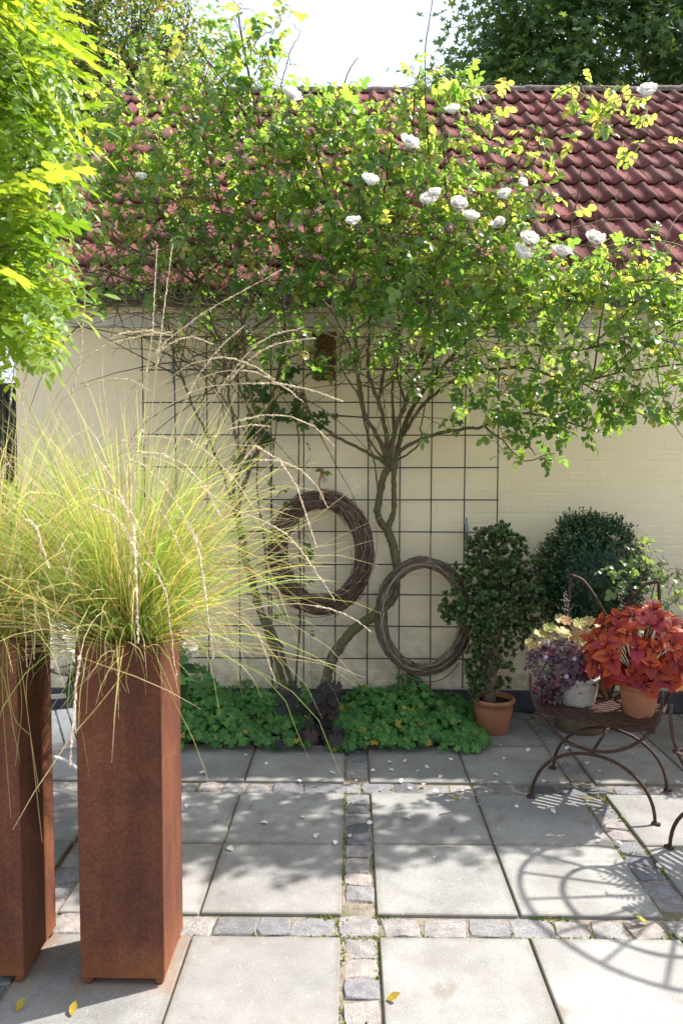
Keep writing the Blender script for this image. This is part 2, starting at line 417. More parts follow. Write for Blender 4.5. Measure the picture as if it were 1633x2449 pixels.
    n1 = ramp(nt, [(.3, (.088, .033, .021)), (.5, (.128, .047, .027)), (.7, (.17, .065, .036))]); nt.links.new(noise(nt, mp.outputs[0], 5, 7, .65), n1.inputs[0])
    n2 = ramp(nt, [(.35, (.72, .7, .68)), (.65, (1.22, 1.2, 1.15))]); nt.links.new(noise(nt, v, 120, 4, .7), n2.inputs[0])
    c = mix(nt, 1.0, n1.outputs[0], n2.outputs[0], 'MULTIPLY')
    m3 = N(nt, 'ShaderNodeMapping'); m3.inputs['Scale'].default_value = (1, 1, .05); nt.links.new(v, m3.inputs[0])
    st = ramp(nt, [(.40, (.80, .79, .79)), (.60, (1.1, 1.08, 1.05))]); nt.links.new(noise(nt, m3.outputs[0], 14, 4, .6), st.inputs[0])
    c = mix(nt, .75, c, mix(nt, 1.0, c, st.outputs[0], 'MULTIPLY'))
    bl_ = ramp(nt, [(.56, (0, 0, 0)), (.70, (1, 1, 1))]); nt.links.new(noise(nt, v, 3.2, 6, .7), bl_.inputs[0])
    c = mix(nt, vmath(nt, 'MULTIPLY', bl_.outputs[0], .5), c, (.27, .105, .045))
    sx = N(nt, 'ShaderNodeSeparateXYZ'); nt.links.new(geo_pos(nt), sx.inputs[0])
    mr = N(nt, 'ShaderNodeMapRange', n_1=.03, n_2=.14, n_3=.6, n_4=0.0); nt.links.new(sx.outputs[2], mr.inputs[0])
    c = mix(nt, vmath(nt, 'MULTIPLY', noise(nt, v, 11, 4), mr.outputs[0]), c, (.36, .13, .04))
    finish(nt, out, c, .78, .25, 0, noise(nt, v, 240, 4, .7), .3, .002)
    m, nt, out = new_mat('rusty_iron'); v = geo_pos(nt)
    n1 = ramp(nt, [(.35, (.036, .018, .015)), (.55, (.062, .029, .022)), (.78, (.16, .085, .055))]); nt.links.new(noise(nt, v, 35, 5, .7), n1.inputs[0])
    finish(nt, out, n1.outputs[0], .6, .35, .15, noise(nt, v, 200, 4), .3, .002)
    m, nt, out = new_mat('mesh_steel'); v = geo_pos(nt)
    n1 = ramp(nt, [(.35, (.045, .045, .05)), (.7, (.085, .083, .085))]); nt.links.new(noise(nt, v, 30, 5), n1.inputs[0])
    finish(nt, out, n1.outputs[0], .55, .4, .3)
    m, nt, out = new_mat('galvanised'); v = geo_pos(nt)
    n1 = ramp(nt, [(.35, (.19, .20, .215)), (.7, (.30, .31, .33))]); nt.links.new(noise(nt, v, 60, 4), n1.inputs[0])
    finish(nt, out, n1.outputs[0], .5, .5, .6)
    m, nt, out = new_mat('white_paint'); v = geo_pos(nt)
    n1 = ramp(nt, [(.45, (.86, .85, .84)), (.66, (.78, .76, .73)), (.78, (.34, .29, .24))]); nt.links.new(noise(nt, v, 24, 6, .7), n1.inputs[0])
    finish(nt, out, n1.outputs[0], .5, .4)

    # pots
    m, nt, out = new_mat('terracotta'); v = coords(nt, 'Object', True)
    n1 = ramp(nt, [(.3, (.27, .105, .055)), (.7, (.38, .165, .09))]); nt.links.new(noise(nt, v, 14, 6, .6), n1.inputs[0])
    n2 = ramp(nt, [(.6, (0, 0, 0)), (.75, (1, 1, 1))]); nt.links.new(noise(nt, v, 9, 5, .7), n2.inputs[0])
    c = mix(nt, vmath(nt, 'MULTIPLY', n2.outputs[0], .35), n1.outputs[0], (.42, .33, .26))
    finish(nt, out, c, .8, .25, 0, noise(nt, v, 70, 4), .25, .004)
    m, nt, out = new_mat('limewashed_pot'); v = coords(nt, 'Object', True)
    n1 = ramp(nt, [(.3, (.24, .225, .20)), (.6, (.42, .40, .365))]); nt.links.new(noise(nt, v, 16, 6, .65), n1.inputs[0])
    finish(nt, out, n1.outputs[0], .8, .25, 0, noise(nt, v, 60, 4), .3, .004)
    m, nt, out = new_mat('weathered_tub'); v = coords(nt, 'Object', True)
    n1 = ramp(nt, [(.3, (.09, .075, .04)), (.55, (.17, .13, .08)), (.75, (.24, .17, .11))]); nt.links.new(noise(nt, v, 8, 6, .65), n1.inputs[0])
    finish(nt, out, n1.outputs[0], .75, .3, 0, noise(nt, v, 50, 5), .4, .006)
    m, nt, out = new_mat('nest_box_wood'); v = geo_pos(nt)
    n1 = ramp(nt, [(.3, (.095, .042, .02)), (.7, (.17, .08, .04))]); nt.links.new(noise(nt, v, 20, 5), n1.inputs[0])
    finish(nt, out, n1.outputs[0], .8, .2)

    # wood and bark
    m, nt, out = new_mat('rose_bark'); v = geo_pos(nt)
    n1 = ramp(nt, [(.3, (.075, .058, .035)), (.5, (.135, .11, .062)), (.7, (.20, .17, .11))]); nt.links.new(noise(nt, v, 28, 6, .65), n1.inputs[0])
    gsel = ramp(nt, [(.45, (0, 0, 0)), (.6, (1, 1, 1))]); nt.links.new(noise(nt, v, 5, 3), gsel.inputs[0])
    c = mix(nt, vmath(nt, 'MULTIPLY', gsel.outputs[0], .5), n1.outputs[0], (.105, .115, .045))
    mp = N(nt, 'ShaderNodeMapping'); mp.inputs['Scale'].default_value = (1, 1, .25); nt.links.new(v, mp.inputs[0])
    finish(nt, out, c, .85, .2, 0, noise(nt, mp.outputs[0], 120, 5, .7), .9, .008)
    m, nt, out = new_mat('twig_wood'); r = attr(nt, 'rnd')
    cr = ramp(nt, [(0, (.07, .042, .027)), (.4, (.12, .085, .05)), (.7, (.14, .135, .06)), (1, (.23, .18, .125))]); nt.links.new(r, cr.inputs[0])
    finish(nt, out, cr.outputs[0], .75, .25)
    m, nt, out = new_mat('wreath_twig'); r = attr(nt, 'rnd')
    cr = ramp(nt, [(0, (.07, .044, .033)), (.5, (.155, .10, .076)), (1, (.30, .21, .165))]); nt.links.new(r, cr.inputs[0])
    finish(nt, out, cr.outputs[0], .8, .2)
    m, nt, out = new_mat('wreath_vine'); r = attr(nt, 'rnd')
    cr = ramp(nt, [(0, (.07, .05, .037)), (.5, (.155, .118, .088)), (1, (.30, .245, .19))]); nt.links.new(r, cr.inputs[0])
    finish(nt, out, cr.outputs[0], .7, .3)
    m, nt, out = new_mat('raffia'); finish(nt, out, (.40, .27, .16), .85, .15)
    m, nt, out = new_mat('jade_bark'); v = geo_pos(nt)
    n1 = ramp(nt, [(.3, (.10, .075, .055)), (.7, (.20, .155, .12))]); nt.links.new(noise(nt, v, 30, 6), n1.inputs[0])
    finish(nt, out, n1.outputs[0], .85, .2, 0, noise(nt, v, 80, 5), .7, .006)

    # foliage
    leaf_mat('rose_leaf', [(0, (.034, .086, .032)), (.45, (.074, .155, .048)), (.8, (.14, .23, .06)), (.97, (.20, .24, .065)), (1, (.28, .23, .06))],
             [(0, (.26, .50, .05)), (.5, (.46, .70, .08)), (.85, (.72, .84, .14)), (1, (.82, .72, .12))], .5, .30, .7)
    leaf_mat('robinia_leaf', [(0, (.06, .14, .022)), (.5, (.13, .24, .03)), (1, (.24, .35, .045))],
             [(0, (.24, .42, .02)), (.5, (.44, .62, .03)), (1, (.68, .76, .06))], .44, .42, .4)
    leaf_mat('vine_leaf', [(0, (.022, .055, .018)), (1, (.05, .11, .025))], [(0, (.10, .22, .015)), (1, (.2, .36, .02))], .3, .4, .45)
    leaf_mat('maple_leaf', [(0, (.036, .085, .030)), (.7, (.070, .138, .042)), (1, (.13, .20, .055))], [(0, (.14, .28, .04)), (1, (.34, .48, .07))], .42, .45, .4)
    leaf_mat('photinia_leaf', [(0, (.045, .10, .03)), (.5, (.09, .16, .04)), (.68, (.22, .20, .045)), (.85, (.40, .19, .05)), (1, (.42, .15, .05))],
             [(0, (.18, .36, .03)), (.5, (.36, .52, .05)), (.68, (.64, .54, .06)), (1, (.8, .38, .06))], .42, .4, .45)
    leaf_mat('geranium_leaf', [(0, (.055, .155, .04)), (.6, (.09, .225, .058)), (.96, (.135, .29, .07)), (1, (.36, .30, .05))],
             [(0, (.09, .25, .02)), (.9, (.16, .38, .03)), (1, (.4, .36, .03))], .28, .6, .25, [(0, (1.15, 1.15, 1.1)), (.5, (1, 1, 1)), (1, (.92, .95, .9))])
    leaf_mat('heuchera_dark', [(0, (.022, .020, .022)), (.7, (.034, .036, .034)), (1, (.055, .028, .03))], [(0, (.06, .02, .03)), (1, (.10, .04, .03))], .12, .55, .25, None, True)
    leaf_mat('heuchera_gold', [(0, (.26, .30, .08)), (.3, (.46, .36, .12)), (.55, (.50, .38, .17)), (.8, (.42, .20, .09)), (1, (.34, .36, .10))],
             [(0, (.6, .5, .08)), (1, (.6, .36, .1))], .3, .5, .35, None, True)
    leaf_mat('oxalis_leaf', [(0, (.06, .03, .055)), (.5, (.095, .055, .085)), (.85, (.08, .075, .065)), (1, (.22, .02, .07))],
             [(0, (.22, .03, .12)), (1, (.40, .02, .12))], .25, .45, .4, None, True)
    leaf_mat('jade_leaf', [(0, (.055, .095, .038)), (.6, (.105, .165, .06)), (.85, (.15, .21, .075)), (1, (.20, .16, .075))], [(0, (.05, .12, .02)), (1, (.1, .2, .02))], .12, .3, .5)
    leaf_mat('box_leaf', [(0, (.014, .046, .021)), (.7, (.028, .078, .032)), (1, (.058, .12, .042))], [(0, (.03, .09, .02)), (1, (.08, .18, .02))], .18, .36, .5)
    leaf_mat('pale_rose_leaf', [(0, (.11, .19, .075)), (1, (.20, .28, .12))], [(0, (.30, .46, .08)), (1, (.46, .56, .12))], .35, .32, .6)
    leaf_mat('hydrangea_leaf', [(0, (.02, .06, .018)), (1, (.04, .11, .024))], [(0, (.06, .18, .02)), (1, (.12, .28, .02))], .25, .45, .4)
    leaf_mat('fern_frond', [(0, (.05, .05, .018)), (1, (.12, .09, .03))], [(0, (.15, .12, .02)), (1, (.25, .16, .03))], .3, .5, .3)
    leaf_mat('moss', [(0, (.09, .13, .02)), (.7, (.16, .21, .035)), (1, (.26, .25, .08))], [(0, (.15, .25, .03)), (1, (.3, .35, .05))], .3, .8, .1)
    leaf_mat('white_petal', [(0, (.90, .88, .86)), (.7, (.90, .88, .85)), (1, (.90, .82, .76))], [(0, (.95, .93, .90)), (1, (.95, .86, .78))], .5, .55, .25)
    leaf_mat('fallen_petal', [(0, (.80, .78, .78)), (1, (.84, .78, .76))], [(0, (.8, .76, .74)), (1, (.8, .72, .70))], .25, .5, .3, None, True)
    leaf_mat('fallen_leaf', [(0, (.42, .30, .04)), (.5, (.22, .26, .04)), (1, (.30, .19, .06))], [(0, (.6, .42, .05)), (1, (.4, .3, .05))], .25, .5, .3, None, True)
    leaf_mat('small_flower', [(0, (.45, .36, .28)), (1, (.62, .55, .46))], [(0, (.4, .3, .2)), (1, (.5, .4, .3))], .2, .7, .2)
    leaf_mat('lilac_flower', [(0, (.55, .45, .66)), (1, (.66, .58, .74))], [(0, (.5, .4, .6)), (1, (.6, .5, .7))], .3, .6, .2)

    # grass: green at the foot, straw at the tip, some blades wholly straw
    m, nt, out = new_mat('grass_blade'); r = attr(nt, 'rnd'); k = attr(nt, 'kk')
    g1 = ramp(nt, [(0, (.16, .25, .035)), (.45, (.25, .38, .07)), (.8, (.36, .45, .14)), (1, (.54, .47, .26))]); nt.links.new(k, g1.inputs[0])
    s1 = ramp(nt, [(0, (.40, .25, .08)), (.5, (.56, .40, .18)), (1, (.68, .56, .36))]); nt.links.new(k, s1.inputs[0])
    sel = ramp(nt, [(.52, (0, 0, 0)), (.74, (1, 1, 1))]); nt.links.new(r, sel.inputs[0])
    c = mix(nt, sel.outputs[0], g1.outputs[0], s1.outputs[0])
    p = N(nt, 'ShaderNodeBsdfPrincipled'); nt.links.new(c, p.inputs['Base Color']); p.inputs['Roughness'].default_value = .45
    t = N(nt, 'ShaderNodeBsdfTranslucent'); nt.links.new(mix(nt, 1.0, c, (1.5, 1.6, .8), 'MULTIPLY'), t.inputs[0])
    mx = N(nt, 'ShaderNodeMixShader'); mx.inputs[0].default_value = .42
    nt.links.new(p.outputs[0], mx.inputs[1]); nt.links.new(t.outputs[0], mx.inputs[2]); nt.links.new(mx.outputs[0], out.inputs[0])
    leaf_mat('grass_plume', [(0, (.66, .54, .40)), (.6, (.80, .70, .57)), (1, (.86, .80, .70))], [(0, (.75, .62, .45)), (1, (.85, .76, .62))], .45, .6, .25)

    # coleus: purple-red heart, orange-red blade
    m, nt, out = new_mat('coleus_leaf'); v = coords(nt, 'Object')
    sx = N(nt, 'ShaderNodeSeparateXYZ'); nt.links.new(v, sx.inputs[0])
    ax = vmath(nt, 'ABSOLUTE', sx.outputs[0], 0); oi = N(nt, 'ShaderNodeObjectInfo')
    w = vmath(nt, 'ADD', vmath(nt, 'MULTIPLY', ax, 2.2), vmath(nt, 'MULTIPLY', sx.outputs[1], .55))
    w = vmath(nt, 'ADD', w, vmath(nt, 'MULTIPLY', vmath(nt, 'SUBTRACT', noise(nt, v, 9, 4), .5), .55))
    o1 = ramp(nt, [(0, (.24, .030, .014)), (.25, (.37, .064, .017)), (.5, (.44, .094, .022)), (.75, (.36, .042, .032)), (1, (.28, .027, .055))]); nt.links.new(oi.outputs['Random'], o1.inputs[0])
    hr = ramp(nt, [(.16, (1, 1, 1)), (.50, (0, 0, 0))]); nt.links.new(w, hr.inputs[0])
    c = mix(nt, hr.outputs[0], o1.outputs[0], (.15, .012, .045))
    vein = N(nt, 'ShaderNodeTexWave'); vein.inputs['Scale'].default_value = 3.2; vein.inputs['Distortion'].default_value = 1.0; vein.bands_direction = 'DIAGONAL'
    nt.links.new(v, vein.inputs['Vector'])
    p = N(nt, 'ShaderNodeBsdfPrincipled'); nt.links.new(c, p.inputs['Base Color']); p.inputs['Roughness'].default_value = .5; p.inputs['Specular IOR Level'].default_value = .35
    b = N(nt, 'ShaderNodeBump'); b.inputs['Strength'].default_value = .25; b.inputs['Distance'].default_value = .004
    nt.links.new(vein.outputs['Fac'], b.inputs['Height']); nt.links.new(b.outputs[0], p.inputs['Normal'])
    t = N(nt, 'ShaderNodeBsdfTranslucent'); nt.links.new(mix(nt, 1.0, c, (2.0, 1.6, 1.2), 'MULTIPLY'), t.inputs[0])
    mx = N(nt, 'ShaderNodeMixShader'); mx.inputs[0].default_value = .33
    nt.links.new(p.outputs[0], mx.inputs[1]); nt.links.new(t.outputs[0], mx.inputs[2]); nt.links.new(mx.outputs[0], out.inputs[0])
make_materials()
M_ = MATS

# ================================================================== the setting
SW = 0.121          # width of a sett strip
SLAB = 0.5
BAY = 2 * SLAB + SW

mb = MB(); box(mb, (0, 0, -0.5), (800, 800, 0.96))
g = mb.build('ground', M_['garden_ground']); g['kind'] = 'structure'

pave = empty('terrace_pavement', (0, 0, 0)); pave['kind'] = 'structure'
mb = MB(); box(mb, (0, -1.2, -0.0165), (7.6, 4.64, 0.007)); mb.build('joint_bed', M_['joint_sand'], pave, False)

def bevel_mesh(name, s, bev, seg=1):
    bm = bmesh.new(); bmesh.ops.create_cube(bm, size=1.0)
    for v in bm.verts: v.co = Vector((v.co.x * s[0], v.co.y * s[1], v.co.z * s[2]))
    bmesh.ops.bevel(bm, geom=list(bm.edges), offset=bev, segments=seg, affect='EDGES')
    me = bpy.data.meshes.new(name); bm.to_mesh(me); bm.free(); return me

slab_me = bevel_mesh('paving_slab', (SLAB - .008, SLAB - .008, .045), .0035)
slab_me.materials.append(M_['concrete_slab'])
slab_x = []; 
for b in range(-3, 3):
    x0 = b * BAY + SW
    slab_x += [x0 + SLAB / 2, x0 + SLAB * 1.5]
slab_y = [0.25, 0.75]
for b in range(0, 3):
    y1 = -SW - b * BAY
    slab_y += [y1 - SLAB / 2, y1 - 1.5 * SLAB]
for iy, y in enumerate(slab_y):
    for x in slab_x:
        if y > 0.5 and -1.7 < x < 0.55: continue           # planting bed along the wall
        M = Matrix.Translation((x + random.uniform(-.0015, .0015), y + random.uniform(-.0015, .0015), -.0225 + random.uniform(-.002, .002))) @ \
            Matrix.Rotation(random.uniform(-.003, .003), 4, 'Z') @ Matrix.Rotation(random.uniform(-.003, .003), 4, 'X') @ Matrix.Rotation(random.choice([0, PI / 2, PI, -PI / 2]), 4, 'Z')
        inst_obj('paving_slab', slab_me, M, pave)

# granite setts -------------------------------------------------------------
def sett_mesh(i, ln, wd):
    bm = bmesh.new(); bmesh.ops.create_cube(bm, size=1.0)
    bmesh.ops.subdivide_edges(bm, edges=[e for e in bm.edges if abs(e.verts[0].co.z - e.verts[1].co.z) < .1], cuts=1, use_grid_fill=True)
    for v in bm.verts:
        v.co = Vector((v.co.x * ln, v.co.y * wd, v.co.z * .07))
        if v.co.z > 0:
            c = max(abs(v.co.x) / (ln / 2), abs(v.co.y) / (wd / 2)); edge = c > .9
            v.co.x += random.uniform(-.006, .006); v.co.y += random.uniform(-.005, .005)
            v.co.z += random.uniform(-.004, .002) - (.004 if edge else 0)
            if abs(v.co.x) > ln * .4 and abs(v.co.y) > wd * .4:
                v.co.x *= .955; v.co.y *= .955; v.co.z -= .003
    top = [e for e in bm.edges if e.verts[0].co.z > 0 or e.verts[1].co.z > 0]
    bmesh.ops.bevel(bm, geom=[e for e in top if e.verts[0].co.z > 0 and e.verts[1].co.z > 0 and
                              sum(1 for f in e.link_faces if abs(f.normal.z) < .5) == 1], offset=.006, segments=1, affect='EDGES')
    me = bpy.data.meshes.new('sett'); bm.to_mesh(me); bm.free()
    for p in me.polygons: p.use_smooth = False
    me.materials.append(M_['granite_sett']); return me
setts = []      # (x, y, length along, rot)
for b in range(-3, 4):
    x = b * BAY + SW / 2
    y = 0.98 if abs(b) < 4 else 0
    while y > -3.4:
        ln = random.uniform(.078, .108); yc = y - ln / 2
        if not any(abs(yc - r) < .11 for r in (-SW / 2, -SW / 2 - BAY, -SW / 2 - 2 * BAY)):
            if not (yc > .48 and -1.7 < x < .4): setts.append((x, yc, ln, PI / 2))
        y -= ln + random.uniform(.005, .011)
for r in (1.0 + SW / 2, -SW / 2, -SW / 2 - BAY, -SW / 2 - 2 * BAY):
    x = -3.4
    while x < 3.4:
        ln = random.uniform(.095, .15); 
        if not (r > .9 and -1.75 < x < .6): setts.append((x + ln / 2, r, ln, 0))
        x += ln + random.uniform(.008, .02)
def in_view(x, y):
    d = np.array([x, y, 0]) - CAM; z = d @ FWD
    if z < .3: return 1e9
    u = (d @ RIGHT) / z * F_PX / (W_PX / 2); v = (d @ UP) / z * F_PX / (H_PX / 2)
    return z if abs(u) < 1.06 and v > -1.06 else 1e3 + z
setts.sort(key=lambda s: in_view(s[0], s[1]))
vari = [sett_mesh(i, .107, .115) for i in range(7)]
rest = MB()
for i, (x, y, ln, rz) in enumerate(setts):
    me = vari[i % 7]
    zz = -.0335 - random.uniform(0, .006)
    M = Matrix.Translation((x + random.uniform(-.004, .004), y + random.uniform(-.004, .004), zz)) @ Matrix.Rotation(rz + random.uniform(-.05, .05) + random.choice([0, PI]), 4, 'Z') \
        @ Matrix.Rotation(random.uniform(-.03, .03), 4, 'X') @ Matrix.Diagonal((ln / .10, random.uniform(.92, 1.05), 1, 1))
    if i < 300: inst_obj('sett', me, M, pave)
    else:
        V = np.array([(M @ v.co)[:] for v in me.vertices])
        for p in me.polygons:
            pass
        q = [list(p.vertices) for p in me.polygons if len(p.vertices) == 4]; t = [list(p.vertices) for p in me.polygons if len(p.vertices) == 3]
        rest.add(V, q, t)
rest.build('far_setts', M_['granite_sett'], pave, True, 'stuff')

# moss and tiny weeds in the joints ------------------------------------------
mossT = leaf_tpl([(0, .3), (.5, .35), (1, .03)], .1, .3)
P = []
for b in range(-1, 3):
    for side in (0, 1):
        n = 1100 if b == 1 else 420
        y = rng.uniform(-2.4, .05, n); x = np.full(n, b * BAY + side * SW) + rng.normal(0, .007, n) * (1.4 if b == 1 else 1)
        P.append(np.stack([x, y], 1))
for r in (0, -SW, -BAY, -BAY - SW):
    n = 1500 if r < -.5 else 260
    x = rng.uniform(-1.2, 1.7, n); P.append(np.stack([x, np.full(n, r) + rng.normal(0, .007, n)], 1))
# in the gaps between neighbouring setts
for (x_, y_, ln_, rz_) in setts[:300]:
    m = 14
    if rz_ == 0: P.append(np.stack([x_ + ln_ / 2 + .008 + rng.normal(0, .003, m), y_ + rng.uniform(-.055, .055, m)], 1))
    else: P.append(np.stack([x_ + rng.uniform(-.055, .055, m), y_ - ln_ / 2 - .005 + rng.normal(0, .002, m)], 1))
P = np.concatenate(P)
dens = np.sin(P[:, 0] * 9.1 + 1.3) + np.sin(P[:, 1] * 11.7 + 4) + .8 * np.sin(P[:, 0] * 23 + P[:, 1] * 19) + np.where(P[:, 0] > .9, .6, -.1)
P = P[dens > .45]
mb = MB(); n = len(P)
pos = np.concatenate([P, np.full((n, 1), -.012)], 1) + rng.normal(0, .002, (n, 3))
d = norm(rnd_unit(n) * .8 + [0, 0, .7]); S = rng.uniform(.006, .013, n)
mb.inst(mossT, frames(d, rnd_unit(n)) * S[:, None, None], pos, rng.random(n))
o = mb.build('moss', M_['moss'], None, True, 'stuff'); o['label'] = 'green moss tufts in the joints of the paving'

# planting bed
mb = MB()
nx, ny = 40, 12
X = np.linspace(-1.72, .62, nx); Y = np.linspace(.5, 1.11, ny); XX, YY = np.meshgrid(X, Y, indexing='ij')
ZZ = .02 + .03 * np.sin(XX * 7) * np.sin(YY * 9) + rng.normal(0, .006, XX.shape); ZZ[:, 0] = -.01; ZZ[0] = -.01; ZZ[-1] = -.01
V = np.stack([XX, YY, ZZ], -1).reshape(-1, 3); i = np.arange(nx - 1)[:, None]; j = np.arange(ny - 1)[None]
Q = np.stack([i * ny + j, (i + 1) * ny + j, (i + 1) * ny + j + 1, i * ny + j + 1], -1).reshape(-1, 4)
mb.add(V, Q); o = mb.build('soil_bed', M_['soil']); o['kind'] = 'structure'

# ================================================================== outbuilding
WY = 1.12
bld = empty('outbuilding', (0, 1.2, 0))
tag(bld, 'low cream painted brick outbuilding with dark red tiled roof behind the roses', 'building')
WX0, WX1 = -2.09, 3.6
WZ0, WZ1 = .135, 2.43
mb = MB(); box(mb, ((WX0 + WX1) / 2, WY + .0016 + .15, (WZ0 + WZ1) / 2), (WX1 - WX0, .30, WZ1 - WZ0))
wall = world_child(mb.build('wall', M_['cream_paint'], None, False), bld)
# each painted brick stands a hair proud of its joint
def brick_mesh(L):
    bm = bmesh.new(); bmesh.ops.create_cube(bm, size=1.0)
    for v in bm.verts: v.co = Vector((v.co.x * L, v.co.y * .02, v.co.z * .0565))
    bmesh.ops.bevel(bm, geom=[e for e in bm.edges if e.verts[0].co.y < 0 and e.verts[1].co.y < 0], offset=.0032, segments=1, affect='EDGES')
    me = bpy.data.meshes.new('brick'); bm.to_mesh(me); bm.free(); me.materials.append(M_['cream_paint'])
    for p in me.polygons: p.use_smooth = False
    return me
bk, hk = brick_mesh(.2335), brick_mesh(.1135)
bricks = []
for c in range(34):
    z = WZ0 + .0333 + c * .0667
    x = WX0 + (.12 if c % 2 else .06); first = True
    if c % 2 == 0: bricks.append((x, z, hk)); x += .18
    while x + .12 < WX1:
        bricks.append((x, z, bk)); x += .24
def brick_rank(b):
    x, z, _ = b
    return (abs(x - 1.35) / 1.5) ** 2 + ((z - 1.0) / .95) ** 2 + (0 if x < 2.2 else 9)
bricks.sort(key=brick_rank); rest = MB()
wroot = wall
for i, (x, z, me) in enumerate(bricks):
    M = Matrix.Translation((x + random.uniform(-.002, .002), WY + .0105 + random.uniform(-.0008, .0012), z + random.uniform(-.0012, .0012))) \
        @ Matrix.Rotation(random.uniform(-.004, .004), 4, 'Y') @ Matrix.Rotation(random.uniform(-.003, .003), 4, 'Z')
    if i < 300:
        o = bpy.data.objects.new('brick', me); COL.objects.link(o); o.parent = wall
        o.matrix_parent_inverse = Matrix.Identity(4); o.matrix_basis = M
    else:
        V = np.array([(M @ v.co)[:] for v in me.vertices])
        rest.add(V, [list(p.vertices) for p in me.polygons if len(p.vertices) == 4], [list(p.vertices) for p in me.polygons if len(p.vertices) == 3])
o = rest.build('other_bricks', M_['cream_paint'], wall, False, 'stuff')

mb = MB(); box(mb, ((WX0 + WX1) / 2, WY + .14, .0645), (WX1 - WX0 + .02, .31, .139), bev=.006)
world_child(mb.build('plinth', M_['plinth_tar'], None, False), bld)
mb = MB(); box(mb, ((WX0 + WX1) / 2, WY + .12, 2.475), (WX1 - WX0 + .1, .27, .085), bev=.004)
world_child(mb.build('eave_board', M_['white_board'], None, False), bld)
mb = MB(); box(mb, ((WX0 + WX1) / 2, WY + .06, 2.545), (WX1 - WX0 + .1, .25, .05), bev=.004)
world_child(mb.build('soffit', M_['cream_paint'], None, False), bld)
# half-round gutter
def gutter():
    mb = MB(); xs = np.linspace(WX0 - .12, WX1 + .1, 24); a = np.linspace(PI, 2 * PI, 11)
    cy, cz, r = .962, 2.592, .066
    ring = np.stack([cy + r * np.cos(a), cz + r * np.sin(a)], 1)
    inner = np.stack([cy + (r - .003) * np.cos(a[::-1]), cz + (r - .003) * np.sin(a[::-1])], 1)
    prof = np.concatenate([ring, inner]); n = len(prof)
    sag = .004 * np.sin(np.linspace(0, 6 * PI, len(xs)))
    V = np.array([[x, p[0], p[1] + s] for x, s in zip(xs, sag) for p in prof])
    i = np.arange(len(xs) - 1)[:, None]; j = np.arange(n)[None]
    Q = np.stack([i * n + j, i * n + (j + 1) % n, (i + 1) * n + (j + 1) % n, (i + 1) * n + j], -1).reshape(-1, 4)
    mb.add(V, Q)
    tube(mb, [(x, cy - r - .004, cz + .004 + s) for x, s in zip(xs, sag)], .009, 8)
    return mb
gt = world_child(gutter().build('gutter', M_['gutter_zinc'], None), bld)
for x in np.arange(WX0 + .2, WX1, .75):
    mb = MB(); a = np.linspace(PI * .98, 2 * PI, 12)
    tube(mb, [(x, .962 + .071 * math.cos(t), 2.592 + .071 * math.sin(t)) for t in a], .006, 6)
    o = mb.build('gutter_bracket', M_['gutter_zinc'], gt)

# roof: every double-S tile is a piece
TH = math.radians(41.0); EY, EZ = .925, 2.632; GAU, TWD = .322, .30; ROWS = 12
RX = np.array([1.0, 0, 0]); RS = np.array([0, math.cos(TH), math.sin(TH)]); RN = np.array([0, -math.sin(TH), math.cos(TH)])
roof = world_child(empty('roof', (0, EY, EZ)), bld)
def tile_mesh():
    mb = MB(); ns = 25; x = np.linspace(-.004, TWD + .012, ns)
    ph = x / (TWD / 2) * 2 * PI
    fr_ = (x / (TWD / 2)) % 1.0
    h = .040 * np.exp(-((fr_ - .5) / .20) ** 2) - .004 * np.cos((fr_ - .5) * 2 * PI) - .014 + .006 * (fr_ - .5)
    V = []; K = []
    for (s, lift) in ((-.035, .018), (.10, .011), (GAU + .03, -.008)):
        for xx, hh in zip(x, h): V.append((xx, s, hh + lift)); K.append(max(0, hh / .02))
    for xx, hh in zip(x, h): V.append((xx, -.035, hh + .018 - .014)); K.append(.9)
    for xx, hh in zip(x, h): V.append((xx, .05, hh + .009 - .014)); K.append(.9)
    Q = []
    for r0, r1 in ((0, 1), (1, 2)):
        for i in range(ns - 1): Q.append([r0 * ns + i, r0 * ns + i + 1, r1 * ns + i + 1, r1 * ns + i])
    for i in range(ns - 1):
        Q.append([3 * ns + i, 3 * ns + i + 1, i + 1, i]); Q.append([4 * ns + i, 4 * ns + i + 1, 3 * ns + i + 1, 3 * ns + i])
    mb.add(np.array(V), Q, None, 0, np.array(K))
    me = mb.mesh('roof_tile'); me.materials.append(M_['roof_tile_red'])
    # crisp nose
    return me
tm = tile_mesh()
R3 = Matrix(((RX[0], RS[0], RN[0]), (RX[1], RS[1], RN[1]), (RX[2], RS[2], RN[2]))).to_4x4()
mb = MB()       # battened underlay
uc = np.array([(WX0 + WX1) / 2, EY, EZ]) + RS * (GAU * ROWS / 2) - RN * .045
box(mb, uc, (WX1 - WX0 + .25, GAU * ROWS - .02, .03), rot=np.stack([RX, RS, RN], 1))
o = mb.build('roof_deck', M_['dark_timber'], roof, False); o.matrix_parent_inverse = roof.matrix_basis.inverted()
tiles = []
ncol = 20
for r in range(ROWS):
    for c in range(ncol):
        x = -2.25 + c * TWD
        tiles.append((x, r))
def tile_rank(t): return abs(t[0] + .15 - 1.2) * 1.0 + (0 if t[0] < 2.9 else 5) - (0.0)
tiles.sort(key=tile_rank)
for i, (x, r) in enumerate(tiles):
    p = np.array([x + random.uniform(-.002, .002), EY, EZ]) + RS * (r * GAU + random.uniform(-.007, .007)) + RN * (.004 + random.uniform(-.003, .003))
    M = Matrix.Translation(p) @ R3 @ Matrix.Rotation(random.uniform(-.011, .011), 4, 'Z') @ Matrix.Rotation(random.uniform(-.010, .010), 4, 'X')
    o = bpy.data.objects.new('roof_tile', tm); COL.objects.link(o); o.parent = roof
    o.matrix_parent_inverse = roof.matrix_basis.inverted(); o.matrix_basis = M
